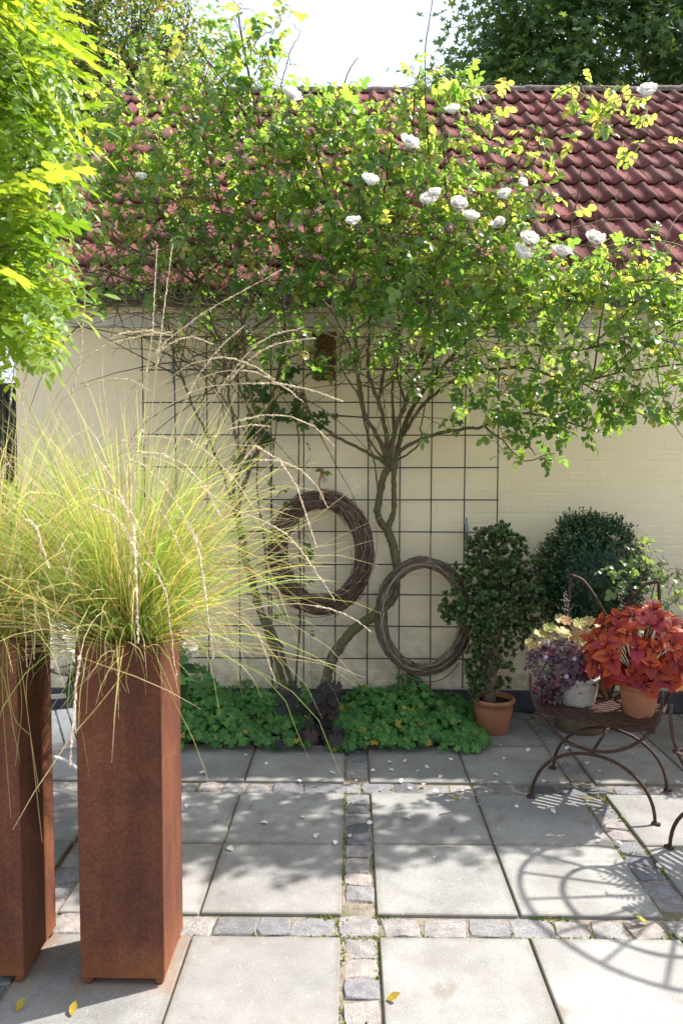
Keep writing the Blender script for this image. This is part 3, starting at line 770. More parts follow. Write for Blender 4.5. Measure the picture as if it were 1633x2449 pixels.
# ridge stones
rp = np.array([0, EY, EZ]) + RS * (GAU * ROWS + .02)
def ridge_mesh():
    mb = MB(); a = np.linspace(-.15, PI + .15, 9); V = []
    for x, rr in ((0, .085), (.03, .098), (.40, .088)):
        for t in a: V.append((x, rr * math.cos(t), rr * .8 * math.sin(t)))
    n = len(a); Q = [[r * n + i, (r + 1) * n + i, (r + 1) * n + i + 1, r * n + i + 1] for r in range(2) for i in range(n - 1)]
    mb.add(np.array(V), Q); me = mb.mesh('ridge_tile'); me.materials.append(M_['ridge_stone']); return me
rm = ridge_mesh()
x = -2.4
while x < 3.7:
    o = bpy.data.objects.new('ridge_tile', rm); COL.objects.link(o); o.parent = roof
    o.matrix_parent_inverse = roof.matrix_basis.inverted()
    o.matrix_basis = Matrix.Translation((x, rp[1] + .03, rp[2] - .03 + random.uniform(-.006, .006))) @ Matrix.Rotation(random.uniform(-.01, .01), 4, 'Y')
    x += .37
# back slope so the building is closed
mb = MB(); b0 = rp + [0, .05, -.05]; b1 = b0 + np.array([0, math.cos(TH), -math.sin(TH)]) * 3.8
mb.add([(WX0 - .12, b0[1], b0[2]), (WX1 + .1, b0[1], b0[2]), (WX1 + .1, b1[1], b1[2]), (WX0 - .12, b1[1], b1[2])], [[0, 1, 2, 3]])
o = mb.build('rear_slope', M_['roof_tile_red'], roof, False); o.matrix_parent_inverse = roof.matrix_basis.inverted()
mb = MB()
for xx in (WX0 + .03, WX1 - .03):
    n0 = 3; k = mb.n
    V = [(xx, WY + .1, 0), (xx, b1[1] - .3, 0), (xx, b1[1] - .3, 2.5), (xx, b0[1], b0[2] - .1), (xx, WY + .1, 2.6)]
    mb.add(V, None, [[0, 1, 2], [0, 2, 4], [2, 3, 4]])
world_child(mb.build('gable', M_['cream_paint'], None, False), bld)

# dark gate beside the building at the left
gate = empty('garden_gate', (-2.5, 1.25, 0)); tag(gate, 'dark timber garden gate in the shade at the end of the cream wall', 'gate')
for k in range(7):
    mb = MB(); box(mb, (-.36 + k * .12, 0, 1.05), (.112, .03, 2.1), bev=.004); mb.build('board', M_['dark_timber'], gate, False)
mb = MB(); box(mb, (0, .035, 1.7), (.84, .04, .10)); mb.build('rail', M_['dark_timber'], gate, False)
mb = MB(); box(mb, (0, .035, .4), (.84, .04, .10)); mb.build('rail', M_['dark_timber'], gate, False)

# ================================================================== steel mesh trellis
TY = 1.043; TX, TZ, TG = -.2681, 1.559, .2
tre = empty('steel_mesh_trellis', (TX, TY, .1)); tag(tre, 'dark square steel mesh trellis mounted on the cream wall', 'trellis')
def child_abs(mb, name, mat, parent, smooth=True):
    return world_child(mb.build(name, mat, None, smooth), parent)
for i in range(-5, 7):
    mb = MB(); x = TX + i * TG + random.uniform(-.002, .002)
    tube(mb, smooth_path([(x, TY, TZ - 6 * TG - .19), (x + random.uniform(-.006, .006), TY, TZ - .2), (x, TY, TZ + 4 * TG + .01)], 5), .0042, 7)
    child_abs(mb, 'upright_rod', M_['mesh_steel'], tre)
for j in range(-7, 5):
    mb = MB(); z = TZ + j * TG + random.uniform(-.002, .002)
    tube(mb, smooth_path([(TX - 5 * TG - .01, TY - .008, z), (TX + .1, TY - .008, z + random.uniform(-.006, .006)), (TX + 6 * TG + .01, TY - .008, z)], 5), .0042, 7)
    child_abs(mb, 'cross_rod', M_['mesh_steel'], tre)
for (u, v) in ((1071, 1222), (398, 850)):
    c = at(u, v, TY - .004); mb = MB()
    box(mb, c + [0, .0, 0], (.022, .024, .10), bev=.004); box(mb, c + [0, .004, 0], (.012, .016, .175), bev=.003); box(mb, c + [-.004, -.016, .0], (.012, .012, .026), bev=.003)
    tube(mb, [c + [0, .0, .0], c + [0, .075, 0]], .006, 8)
    child_abs(mb, 'wall_bracket', M_['galvanised'], tre)

# ================================================================== wreaths
def wreath(name, label, u, v, Y, rx, rz, rt, ntw, rr, arc, mat, spread, stray, grp=None):
    c = at(u, v, Y); root = empty(name, c); tag(root, label, 'wreath')
    mb = MB()
    for k in range(ntw):
        a0 = rng.uniform(0, 2 * PI); da = rng.uniform(*arc) * rng.choice([-1, 1]); n = max(8, int(abs(da) / .16))
        a = a0 + np.linspace(0, da, n)
        q = rt * rng.random() ** .4 * spread; ph = rng.uniform(0, 2 * PI); tw = rng.uniform(-1.6, 1.6)
        rad = q * np.cos(ph + tw * np.linspace(0, 1, n)) ; dep = q * np.sin(ph + tw * np.linspace(0, 1, n))
        if rng.random() < stray: rad = rad + np.linspace(0, 1, n) ** 2 * rng.uniform(.0, .045) * rng.choice([1, 1, -.7])
        jit = rng.normal(0, rr * .7, (n, 3))
        Pp = np.stack([(rx + rad) * np.cos(a), dep, (rz + rad) * np.sin(a)], 1) + jit
        r0 = rr * rng.uniform(.6, 1.3)
        tube(mb, Pp, np.linspace(r0, r0 * .45, n), 4, rng.random())
        if stray > .3 and rng.random() < .35:      # side twiglets
            b = Pp[n // 2]; d = norm(np.array([b[0], rng.normal(0, .1), b[2]]) * rng.choice([1, 1, -1]) + rng.normal(0, .1, 3))
            tdir = norm(Pp[-1] - Pp[n // 2]); e = b + (d * .5 + tdir) * rng.uniform(.02, .05)
            tube(mb, [b, (b + e) / 2 + rng.normal(0, .002, 3), e], [.0011, .0009, .0006], 3, rng.random())
    mb.build('twig_ring', mat, root, True)
    return root, c
wr, c1 = wreath('twig_wreath', 'oval wreath of fine brown birch twigs hung higher on the trellis', 738, 1269, .925, .264, .326, .060, 1250, .0024, (.5, 1.3), M_['wreath_twig'], 1.0, .45)
mb = MB()
for k in range(9):
    x = -.012 + .003 * k; a = np.linspace(-.6, PI + 1.0, 12)
    tube(mb, [(x + .004 * math.sin(t * 2), -.064 * math.sin(t + .6) * .95, .326 + .064 * math.cos(t + .6)) for t in a + PI], .0026, 4)
mb.build('raffia_tie', M_['raffia'], wr)
mb = MB()
for k in range(16):
    e = np.array([rng.normal(.004, .006), rng.normal(-.02, .006), .50 + rng.normal(0, .012)])
    tube(mb, smooth_path([(-.012 + rng.normal(0, .003), -.045, .375), (-.010 + rng.normal(0, .003), -.03, .43), e], 4), .0018, 4)
for k in range(14):
    a = np.array([.004 + rng.normal(0, .004), -.02, .515]); tube(mb, smooth_path([a, a + [rng.normal(.004, .008), -.006, -.03], a + [rng.normal(.0, .012), -.008, -.075 + rng.normal(0, .015)]], 4), .0016, 4)
mb.build('raffia_hanger', M_['raffia'], wr)
wv, c2 = wreath('vine_wreath', 'round wreath of thick twisted grey brown vines hung low on the trellis', 972, 1415, .925, .259, .329, .034, 78, .0056, (4.5, 11.0), M_['wreath_vine'], 1.0, .12)
mb = MB()
for k in range(10):
    a0 = rng.uniform(0, 2 * PI); b = np.array([.27 * math.cos(a0), -.02, .34 * math.sin(a0)]); d = norm([math.cos(a0) + rng.normal(0, .6), -.2, math.sin(a0) + rng.normal(0, .6)])
    tube(mb, smooth_path([b, b + d * .03 + rng.normal(0, .004, 3), b + d * .07], 4), .0016, 4, rng.random())
a = np.linspace(-2.2, -.75, 12); tube(mb, [(.30 * math.cos(t), -.02, .40 * math.sin(t) * (1 - .05 * math.cos(3 * t))) for t in a], .0035, 5, .6)
mb.build('loose_vine', M_['wreath_vine'], wv)
mb = MB(); tube(mb, smooth_path([(.02, -.03, .31), (.03, -.035, .36), (.042, .045, .505)], 5), .0022, 5); tube(mb, smooth_path([(.028, -.03, .31), (.04, -.03, .37), (.046, .045, .505)], 5), .0022, 5)
mb.build('wire_hanger', M_['raffia'], wv)

# nest box
nb = empty('nest_box', at(745, 872, 1.0)); tag(nb, 'small reddish brown wooden nest box hanging on the trellis under the roses', 'nest box')
mb = MB(); box(mb, (0, 0, .13), (.125, .09, .26), bev=.004); mb.build('body', M_['nest_box_wood'], nb, False)
mb = MB(); box(mb, (0, -.015, .27), (.15, .13, .018), bev=.003); mb.build('lid', M_['nest_box_wood'], nb, False)
mb = MB(); a = np.linspace(0, 2 * PI, 13)[:-1]; tube(mb, [(.018 * math.cos(t), -.046, .2 + .018 * math.sin(t)) for t in a], .003, 5, closed=True); mb.build('entrance_ring', M_['dark_timber'], nb)

# ================================================================== climbing roses
def rose_leaf_tpl(seed):
    r = np.random.default_rng(seed); parts = []
    lf = leaf_tpl(OVAL if seed % 2 else ROUND, .25, .22 + .1 * r.random())
    def put(y, side, L):
        ang = side * math.radians(58 + r.normal(0, 8)); d = np.array([[math.sin(ang), math.cos(ang), r.normal(-.15, .15)]])
        n = np.array([[r.normal(0, .35) + side * .25, r.normal(0, .3), 1.0]])
        parts.append((lf, frames(d, n)[0] * L, (0, y, -.25 * y * y * 8)))
    put(.105, 0, .047 * r.uniform(.9, 1.15))
    for y, L in ((.085, .044), (.048, .036)):
        for s in (-1, 1): put(y, s, L * r.uniform(.85, 1.1))
    # rachis
    rv = np.array([(-.0008, 0, 0), (.0008, 0, 0), (-.0006, .055, -.006), (.0006, .055, -.006), (-.0005, .11, -.024), (.0005, .11, -.024)])
    parts.append(((rv, np.array([[0, 1, 3, 2], [2, 3, 5, 4]]), np.zeros((0, 3), int), np.zeros(6)), np.eye(3), (0, 0, 0)))
    return merge_tpl(parts)
ROSE_T = [rose_leaf_tpl(s) for s in range(5)]

class Plant:
    def __init__(s): s.nodes = []; s.thick = MB(); s.twig = MB(); s.leaf = MB()
    def cane(s, pts, r0, r1, wob=.008, sides=7, n=7, mbuf=None, add=True):
        P = smooth_path(pts, n); m = len(P)
        P = P + np.cumsum(rng.normal(0, wob * .25, (m, 3)), 0) * np.sin(np.linspace(0, PI, m))[:, None] + rng.normal(0, wob * .15, (m, 3))
        R = np.linspace(r0, r1, m) * (1 + rng.normal(0, .07, m))
        tube(mbuf or s.thick, P, R, sides, rng.random())
        if add: s.nodes += list(P)
        return P
    def grow(s, T, leafy, young=None, maxL=.55, sides=4):
        """connect each target point to the nearest wood with a thin bowed twig; leafy -> a leaf at its end"""
        A = np.zeros((len(s.nodes) + len(T) * 5 + 10, 3)); n = len(s.nodes); A[:n] = np.array(s.nodes)
        d0 = np.array([((A[:n] - t) ** 2).sum(1).min() for t in T]); order = np.argsort(d0)
        ends = []; dirs = []; idx = []
        for o in order:
            t = T[o]; df = A[:n] - t; d2 = (df ** 2).sum(1) + np.where(df[:, 2] > .05, .03, 0)
            k = int(np.argmin(d2)); p0 = A[k]; L = float(np.linalg.norm(t - p0))
            if L < .012: L = .012
            up = np.array([0, 0, rng.uniform(-.02, .22) * L]); jt = rng.normal(0, .09 * L, (2, 3))
            a = np.linspace(0, 1, 5 if L > .08 else 3)[:, None]
            P = (1 - a) ** 3 * p0 + 3 * a * (1 - a) ** 2 * (p0 + (t - p0) * .33 + up + jt[0]) + 3 * a * a * (1 - a) * (p0 + (t - p0) * .7 + up + jt[1]) + a ** 3 * t
            r0 = .0019 + .0062 * min(L, .6)
            tube(s.twig, P, np.linspace(r0, .0012, len(P)), sides if L > .1 else 3, rng.random(), cap=False)
            m = len(P) - 1; A[n:n + m] = P[1:]; n += m
            ends.append(t); dirs.append(P[-1] - P[-2]); idx.append(o)
        s.nodes = list(A[:n])
        return np.array(ends), norm(np.array(dirs)), np.array(idx)
    def shoots(s, n, zlo, zhi, Lr, r0, out, lift, xlim=None):
        """long thin arching canes that leave the wood between two heights"""
        A = np.array(s.nodes); ok = (A[:, 2] > zlo) & (A[:, 2] < zhi)
        if xlim: ok &= (A[:, 0] > xlim[0]) & (A[:, 0] < xlim[1])
        idx = np.where(ok)[0]
        for k in range(n):
            p = A[rng.choice(idx)]; d = norm(np.array([rng.normal(0, 1.0) + out, rng.normal(-.25, .45), rng.normal(lift, .55)])); L = rng.uniform(*Lr); m = 9; P = [p]; w = rng.normal(0, .10, 3)
            for i in range(m):
                d = norm(d + w * .6 + np.array([0, 0, -.06]) + rng.normal(0, .06, 3)); q = P[-1] + d * L / m
                if q[1] > .98 and q[2] < 2.75: q[1] = .98
                P.append(q)
            P = np.array(P); tube(s.twig, P, np.linspace(r0 * rng.uniform(.7, 1.3), .0014, m + 1), 4, rng.random(), cap=False); s.nodes += list(P[2:])
    def leaves(s, ends, dirs, rnd, size=1.0, droop=.35):
        n = len(ends)
        d = norm(dirs * .6 + rnd_unit(n) * .9 + np.array([.05, -.25, -droop]))
        nn = norm(np.array([.25, -.05, 1.0]) + rnd_unit(n) * .55)
        var = rng.integers(0, len(ROSE_T), n); S = rng.uniform(.60, 1.02, n) * size
        Mx = frames(d, nn) * S[:, None, None]
        for k in range(len(ROSE_T)):
            w = var == k; s.leaf.inst(ROSE_T[k], Mx[w], ends[w], np.clip(rnd[w], 0, 1))

def blob_points(blobs):
    P = []; Yg = []
    for (u, v, Y, ru, rv, rd, n, yg) in blobs:
        c = at(u, v, Y); sc = np.linalg.norm(c - CAM) / F_PX * DS
        n = max(1, int(n * (1.06 if v < 640 else .92))); q = rnd_unit(n) * (rng.random((n, 1)) ** .42)
        P.append(c + q[:, :1] * RIGHT * ru * sc + q[:, 1:2] * np.array([0, 0, 1.0]) * rv * sc + q[:, 2:] * np.array([0, 1.0, 0]) * rd)
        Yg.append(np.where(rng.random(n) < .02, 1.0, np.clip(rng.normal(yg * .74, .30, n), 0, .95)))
    return np.concatenate(P), np.concatenate(Yg)

def A_(pts, Y0, Y1):
    n = len(pts); return [at(u, v, Y0 + (Y1 - Y0) * i / (n - 1)) for i, (u, v) in enumerate(pts)]

# --- the rose with the twisted trunk
RR = Plant()
RR.cane(A_([(738, 1650), (743, 1580), (763, 1515), (800, 1455), (860, 1405), (900, 1368), (908, 1310), (900, 1255), (888, 1215)], .90, .985), .034, .026, .012, 10, 8)
RR.cane(A_([(888, 1218), (868, 1185), (868, 1140), (880, 1095), (893, 1070)], .985, .97), .022, .022, .01, 9)
RR.cane(A_([(888, 1218), (904, 1170), (905, 1110), (915, 1060), (925, 1000), (945, 940)], .985, .93), .018, .015, .01, 9)
hub = (893, 1072)
for pts, Y0, Y1, r in (
    ([hub, (850, 1040), (790, 1005), (730, 965), (700, 930), (690, 890)], .97, .9, .013),
    ([hub, (870, 1010), (835, 955), (815, 880), (808, 800), (785, 700), (755, 560), (735, 420), (715, 300)], .97, .3, .015),
    ([hub, (885, 1000), (868, 930), (845, 850), (850, 740), (868, 600), (880, 450), (900, 320)], .97, .3, .015),
    ([hub, (905, 990), (930, 920), (960, 850), (988, 740), (1010, 620), (1030, 480), (1020, 300), (1000, 175)], .97, .3, .016),
    ([hub, (930, 1030), (1000, 1000), (1070, 985), (1112, 980), (1180, 950), (1270, 960), (1370, 990)], .97, .35, .013),
    ([(925, 1000), (970, 930), (1040, 880), (1110, 860), (1200, 850), (1300, 880), (1420, 860), (1570, 835)], .93, .1, .012),
    ([(945, 940), (1000, 860), (1080, 780), (1180, 720), (1300, 690), (1440, 650), (1580, 640)], .93, .05, .012),
    ([(960, 850), (1030, 760), (1100, 650), (1150, 520), (1190, 400), (1240, 312), (1320, 278), (1400, 290), (1470, 322), (1580, 345)], .8, .1, .010),
    ([(1300, 690), (1500, 700), (1680, 740), (1830, 700), (1960, 720)], .2, .15, .008),
    ([(990, 740), (1080, 640), (1200, 565), (1330, 560), (1440, 590)], .6, .1, .008),
    ([(835, 955), (820, 850), (780, 740), (700, 640), (640, 520)], .95, .35, .010),
    ([(868, 930), (890, 800), (940, 680), (960, 520), (960, 380), (940, 260)], .95, .3, .010),
    ([(1040, 880), (1130, 850), (1190, 920), (1180, 1000), (1230, 1045)], .85, .4, .007),
    ([(1112, 980), (1150, 1010), (1200, 1050), (1270, 1040)], .7, .45, .006),
    ([(960, 850), (980, 780), (1080, 730), (1220, 780), (1340, 800), (1470, 770), (1590, 800)], .8, .05, .009),
    ([hub, (850, 1000), (830, 900), (790, 830), (800, 720)], .97, .7, .008),
    ([(905, 990), (900, 900), (915, 800), (905, 700), (850, 560)], .95, .4, .010),
    ([(930, 920), (905, 830), (925, 740), (1000, 600)], .93, .45, .008),
    ([(893, 1065), (940, 1040), (962, 1010), (965, 960), (990, 880), (1060, 820)], .97, .6, .007),
    ([(868, 1130), (858, 1060), (845, 1000), (840, 950)], .98, .95, .006),
    ([(1180, 400), (1210, 330), (1260, 240), (1320, 195), (1400, 205), (1470, 215)], .2, .15, .005),
):
    RR.cane(A_(pts, Y0, Y1), r, r * .35, .012, 7)
dead = Plant()
dead.cane(A_([(985, 365), (978, 240), (976, 120), (985, 50), (997, -30)], .3, .28), .0042, .0022, .004, 5)
dead.cane(A_([(768, 270), (785, 200), (800, 160), (822, 130)], .35, .33), .004, .002, .004, 5)
dead.cane(A_([(1060, 430), (1130, 455), (1190, 462), (1260, 462), (1330, 440)], .25, .2), .0038, .0018, .004, 5)
RB = [  # u, v, Y, ru, rv, rd, n, young
    (800, 350, .38, 140, 105, .28, 150, .55), (760, 245, .36, 80, 45, .2, 45, .7), (960, 255, .36, 120, 75, .25, 95, .72), (1010, 170, .3, 60, 35, .18, 26, .85),
    (1090, 230, .3, 60, 50, .2, 22, .85), (930, 430, .32, 170, 100, .3, 180, .62), (1100, 400, .3, 95, 80, .25, 70, .75), (1180, 470, .25, 75, 60, .22, 42, .8),
    (800, 520, .33, 130, 90, .3, 140, .45), (1000, 560, .27, 170, 80, .3, 170, .6), (1180, 590, .22, 115, 60, .25, 90, .68), (850, 660, .32, 130, 80, .3, 105, .4),
    (1050, 690, .27, 160, 70, .3, 120, .5), (1250, 660, .2, 140, 60, .28, 120, .62), (1400, 625, .15, 105, 50, .22, 75, .75), (1500, 690, .1, 90, 70, .22, 85, .7),
    (950, 760, .42, 130, 50, .25, 42, .35), (1150, 790, .32, 140, 60, .25, 75, .42), (1330, 780, .22, 140, 70, .28, 90, .5), (1480, 800, .1, 100, 80, .25, 65, .6),
    (1200, 900, .36, 110, 65, .2, 36, .35), (1350, 900, .26, 100, 60, .2, 42, .4), (1480, 905, .15, 80, 40, .2, 34, .5), (1570, 900, .1, 50, 60, .2, 25, .6),
    (1180, 1010, .42, 45, 40, .14, 14, .3), (1255, 1045, .42, 45, 22, .1, 7, .3), (1340, 985, .3, 50, 20, .1, 8, .35), (1030, 965, .7, 60, 30, .1, 6, .25),
    (1330, 215, .2, 50, 38, .12, 12, .9), (1430, 212, .17, 55, 38, .12, 16, .9), (1470, 310, .15, 45, 35, .1, 9, .9), (1375, 285, .15, 60, 16, .1, 6, .95),
    (1225, 330, .24, 45, 50, .12, 14, .88), (1260, 440, .2, 40, 50, .12, 7, .85), (1500, 590, .12, 60, 60, .2, 20, .8), (700, 330, .4, 70, 90, .25, 50, .5), (720, 600, .4, 90, 80, .25, 70, .35),
    (1660, 690, .15, 110, 100, .25, 100, .6), (1780, 760, .15, 120, 100, .25, 90, .5), (1680, 850, .2, 110, 70, .22, 55, .5), (1900, 700, .2, 120, 110, .25, 80, .5), (985, 845, .6, 90, 40, .15, 30, .3), (1110, 900, .5, 80, 45, .15, 30, .3), (1250, 965, .38, 90, 40, .15, 38, .35), (1420, 930, .22, 100, 40, .15, 34, .4), (1190, 930, .36, 70, 70, .15, 30, .35), (1330, 880, .22, 120, 60, .2, 34, .4), (860, 800, .6, 90, 50, .15, 26, .3), (1180, 580, .0, 200, 90, .25, 60, .6), (950, 620, .05, 220, 120, .2, 60, .5)]
RR.shoots(130, 2.0, 2.8, (.35, .8), .0042, .15, .35); RR.shoots(50, 2.6, 3.4, (.25, .5), .0034, .0, .4, (-2, .75))
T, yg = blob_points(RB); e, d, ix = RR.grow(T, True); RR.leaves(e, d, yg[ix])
bare = [(700, 690, .5, 90, 70, .2, 110, 0), (850, 760, .6, 120, 80, .2, 170, 0), (1000, 820, .7, 130, 70, .2, 120, 0), (1180, 860, .45, 150, 90, .25, 190, 0), (1330, 870, .3, 130, 90, .25, 130, 0),
        (950, 560, .35, 250, 120, .3, 150, 0), (1200, 980, .45, 90, 60, .15, 45, 0), (1180, 690, .3, 200, 70, .25, 90, 0), (1450, 850, .2, 110, 70, .2, 70, 0), (1000, 620, .05, 260, 130, .15, 110, 0)]
T, _ = blob_points(bare); RR.grow(T, False)
rose = empty('climbing_rose', at(738, 1650, .9)); tag(rose, 'tall climbing rose with twisted trunk and white blooms reaching over the tiled roof', 'climbing rose')
child_abs(RR.thick, 'trunk', M_['rose_bark'], rose); child_abs(RR.twig, 'twigs', M_['twig_wood'], rose)
child_abs(RR.leaf, 'crown', M_['rose_leaf'], rose); child_abs(dead.thick, 'dead_shoots', M_['dark_timber'], rose)

# --- the older rose at the left
LR = Plant()
LR.cane(A_([(668, 1625), (640, 1550), (612, 1460), (590, 1380), (575, 1310), (560, 1240), (545, 1180)], .92, .98), .027, .020, .012, 9, 8)
LR.cane(A_([(692, 1625), (655, 1530), (625, 1450), (606, 1415)], .92, .96), .014, .013, .008, 7)
for pts, Y0, Y1, r in (
    ([(545, 1180), (560, 1110), (588, 1055), (600, 1000), (590, 930), (570, 850), (560, 740), (540, 600), (500, 450), (470, 300)], .98, .45, .014),
    ([(545, 1180), (538, 1120), (555, 1060), (540, 980), (520, 880), (500, 780), (450, 650), (380, 520), (320, 380)], .98, .5, .013),
    ([(560, 1240), (520, 1120), (480, 1020), (445, 940), (412, 850), (390, 770), (360, 680)], .98, .7, .010),
    ([(600, 1000), (628, 900), (650, 780), (640, 640), (620, 480), (590, 300), (562, 150), (545, 20)], .97, .32, .012),
    ([(500, 780), (420, 700), (320, 655), (235, 620), (190, 640)], .85, .5, .008),
    ([(555, 1060), (575, 960), (545, 850), (555, 760), (600, 640)], .97, .5, .009),
    ([(575, 1310), (610, 1290), (640, 1270)], .98, .93, .005),
    ([(588, 1055), (560, 990), (520, 930), (470, 860), (430, 800)], .97, .8, .006),
    ([(520, 880), (545, 800), (600, 740), (700, 680), (760, 620)], .9, .4, .008),
    ([(560, 740), (480, 690), (380, 700), (280, 700), (215, 680)], .75, .6, .007),
    ([(450, 650), (380, 600), (290, 560), (220, 480)], .6, .5, .007),
    ([(540, 600), (420, 540), (330, 430), (260, 300), (250, 240)], .55, .45, .007),
    ([(590, 300), (520, 200), (460, 110), (430, 60)], .4, .3, .005), ([(562, 150), (600, 90), (640, 60)], .35, .3, .0035), ([(590, 300), (640, 220), (660, 130), (690, 70)], .4, .3, .004),
):
    LR.cane(A_(pts, Y0, Y1), r, r * .35, .012, 7)
LB = [(330, 330, .55, 140, 105, .25, 165, .6), (235, 470, .5, 85, 110, .22, 88, .55), (420, 450, .5, 150, 115, .3, 165, .45), (520, 280, .42, 110, 120, .28, 140, .5),
      (560, 120, .36, 70, 80, .18, 42, .62), (545, 35, .32, 45, 45, .12, 15, .75), (435, 70, .32, 40, 25, .1, 8, .85), (650, 70, .32, 40, 60, .1, 11, .85), (330, 165, .42, 70, 40, .2, 42, .85),
      (620, 420, .38, 120, 125, .3, 165, .42), (560, 560, .42, 170, 70, .3, 85, .32), (350, 590, .52, 150, 60, .25, 55, .35), (280, 665, .58, 110, 40, .2, 16, .3),
      (480, 680, .55, 150, 60, .22, 30, .28), (640, 650, .42, 90, 80, .25, 45, .32), (640, 790, .6, 70, 55, .2, 24, .25), (735, 800, .85, 40, 40, .1, 16, .25), (745, 845, .88, 34, 34, .05, 11, .25), (450, 200, .4, 90, 60, .2, 55, .75),
      (250, 260, .5, 60, 80, .2, 42, .8), (520, 760, .75, 120, 50, .12, 26, .2), (680, 290, .4, 50, 80, .2, 28, .6), (640, 190, .4, 40, 60, .2, 26, .75)]
LR.shoots(170, 2.0, 2.9, (.35, .85), .0042, -.15, .3); LR.shoots(60, 2.6, 3.5, (.25, .5), .0034, 0, .5)
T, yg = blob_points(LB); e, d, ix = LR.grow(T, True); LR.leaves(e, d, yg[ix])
bare = [(480, 640, .5, 170, 80, .25, 330, 0), (330, 660, .55, 130, 60, .2, 170, 0), (560, 730, .7, 120, 80, .2, 150, 0), (470, 790, .9, 130, 60, .1, 70, 0), (560, 500, .45, 180, 120, .25, 140, 0), (650, 720, .6, 90, 80, .2, 70, 0), (280, 600, .55, 80, 60, .2, 40, 0), (470, 560, .15, 200, 110, .15, 110, 0)]
T, _ = blob_points(bare); LR.grow(T, False)
lrose = empty('climbing_rose', at(668, 1625, .92)); tag(lrose, 'older climbing rose with slanting stem and tangled canes above the left wreath and trellis', 'climbing rose')
child_abs(LR.thick, 'trunk', M_['rose_bark'], lrose); child_abs(LR.twig, 'twigs', M_['twig_wood'], lrose); child_abs(LR.leaf, 'crown', M_['rose_leaf'], lrose)

# --- blossoms
def rose_bloom(seed):
    r = np.random.default_rng(seed); mb = MB()
    pet = leaf_tpl([(0, .08), (.25, .30), (.55, .52), (.82, .50), (1, .26)], .35, -.25)
    for lay, (nn, op, L) in enumerate(((7, 1.15, .046), (7, .85, .044), (6, .55, .038), (5, .28, .030), (4, .1, .024))):
        for k in range(nn):
            a = 2 * PI * (k + .5 * (lay % 2)) / nn + r.normal(0, .2); o = op + r.normal(0, .12)
            d = np.array([[math.cos(a) * math.sin(o), math.sin(a) * math.sin(o), math.cos(o)]])
            n = np.array([[-math.cos(a) * math.cos(o), -math.sin(a) * math.cos(o), math.sin(o)]])
            mb.inst(pet, frames(d, n) * L * r.uniform(.9, 1.12), np.array([[0, 0, .002 * lay]]), np.array([np.clip(lay * .2 + r.normal(0, .08), 0, 1)]))
    me = mb.mesh('blossom'); me.materials.append(M_['white_petal']); return me
BL = [rose_bloom(s) for s in range(3)]
for i, (u, v, s, own) in enumerate(((665, 230, 1.12, 1), (935, 340, 1.05, 0), (847, 425, .95, 0), (986, 470, .95, 0), (812, 518, .8, 0), (1050, 478, .9, 0), (1080, 508, .9, 0), (1207, 560, 1.05, 0), (1192, 592, 1.1, 0),
                                    (1287, 590, 1.0, 0), (1363, 560, 1.05, 0), (1485, 222, 1.0, 0), (1042, 262, .8, 0), (1146, 520, .75, 0), (1160, 455, .75, 0), (325, 411, .6, 1), (1195, 425, .6, 0), (1000, 450, .7, 0))):
    s *= 1.16; p = at(u, v, -.20 + (.25 if own else 0)); dirn = norm(np.array([rng.normal(.15, .45), -.75, rng.uniform(.35, 1.1)]))
    Mq = Vector(dirn).to_track_quat('Z', 'Y').to_matrix().to_4x4()
    inst_obj('blossom', BL[i % 3], Matrix.Translation(p) @ Mq @ Matrix.Rotation(rng.uniform(0, 6), 4, 'Z') @ Matrix.Scale(s, 4), lrose if own else rose)
    # a stalk ties each bloom to the nearest wood
    pl = LR if own else RR
    A = np.array(pl.nodes); k = int(np.argmin(((A - p) ** 2).sum(1) + np.where(A[:, 2] > p[2], .02, 0))); mb = MB()
    tube(mb, smooth_path([A[k], (A[k] + p) / 2 + [0, 0, .02], p - dirn * .004], 5), [.0024] + [.002] * 10, 5, .6)
    child_abs(mb, 'flower_stalk', M_['twig_wood'], lrose if own else rose)

# --- slender shoot growing through the twig wreath
SH = Plant()
P = SH.cane(A_([(676, 1610), (684, 1500), (690, 1400), (691, 1280), (689, 1150), (690, 1040), (684, 960), (680, 880)], .98, .99), .0075, .004, .006, 7)
P2 = SH.cane(A_([(640, 1380), (632, 1250), (628, 1120), (636, 1000), (640, 930)], 1.0, 1.0), .004, .003, .006, 6)
pts = [(715, 1045), (712, 1075), (672, 1115), (640, 1135), (712, 1250), (705, 1232), (700, 1345), (705, 1385), (665, 1408), (660, 1285), (665, 1480), (708, 1447), (640, 1140)]
T = np.array([at(u, v, .95) for u, v in pts]); e, d, ix = SH.grow(T, True); SH.leaves(e, d, np.full(len(e), .15), 1.1, .2)
vine = empty('young_climber', at(676, 1610, .98)); tag(vine, 'slender green shoot with few leaves climbing through the twig wreath', 'climber')
child_abs(SH.thick, 'stem', M_['rose_bark'], vine); child_abs(SH.twig, 'twigs', M_['twig_wood'], vine)['kind'] = 'stuff'; child_abs(SH.leaf, 'leaves', M_['rose_leaf'], vine)
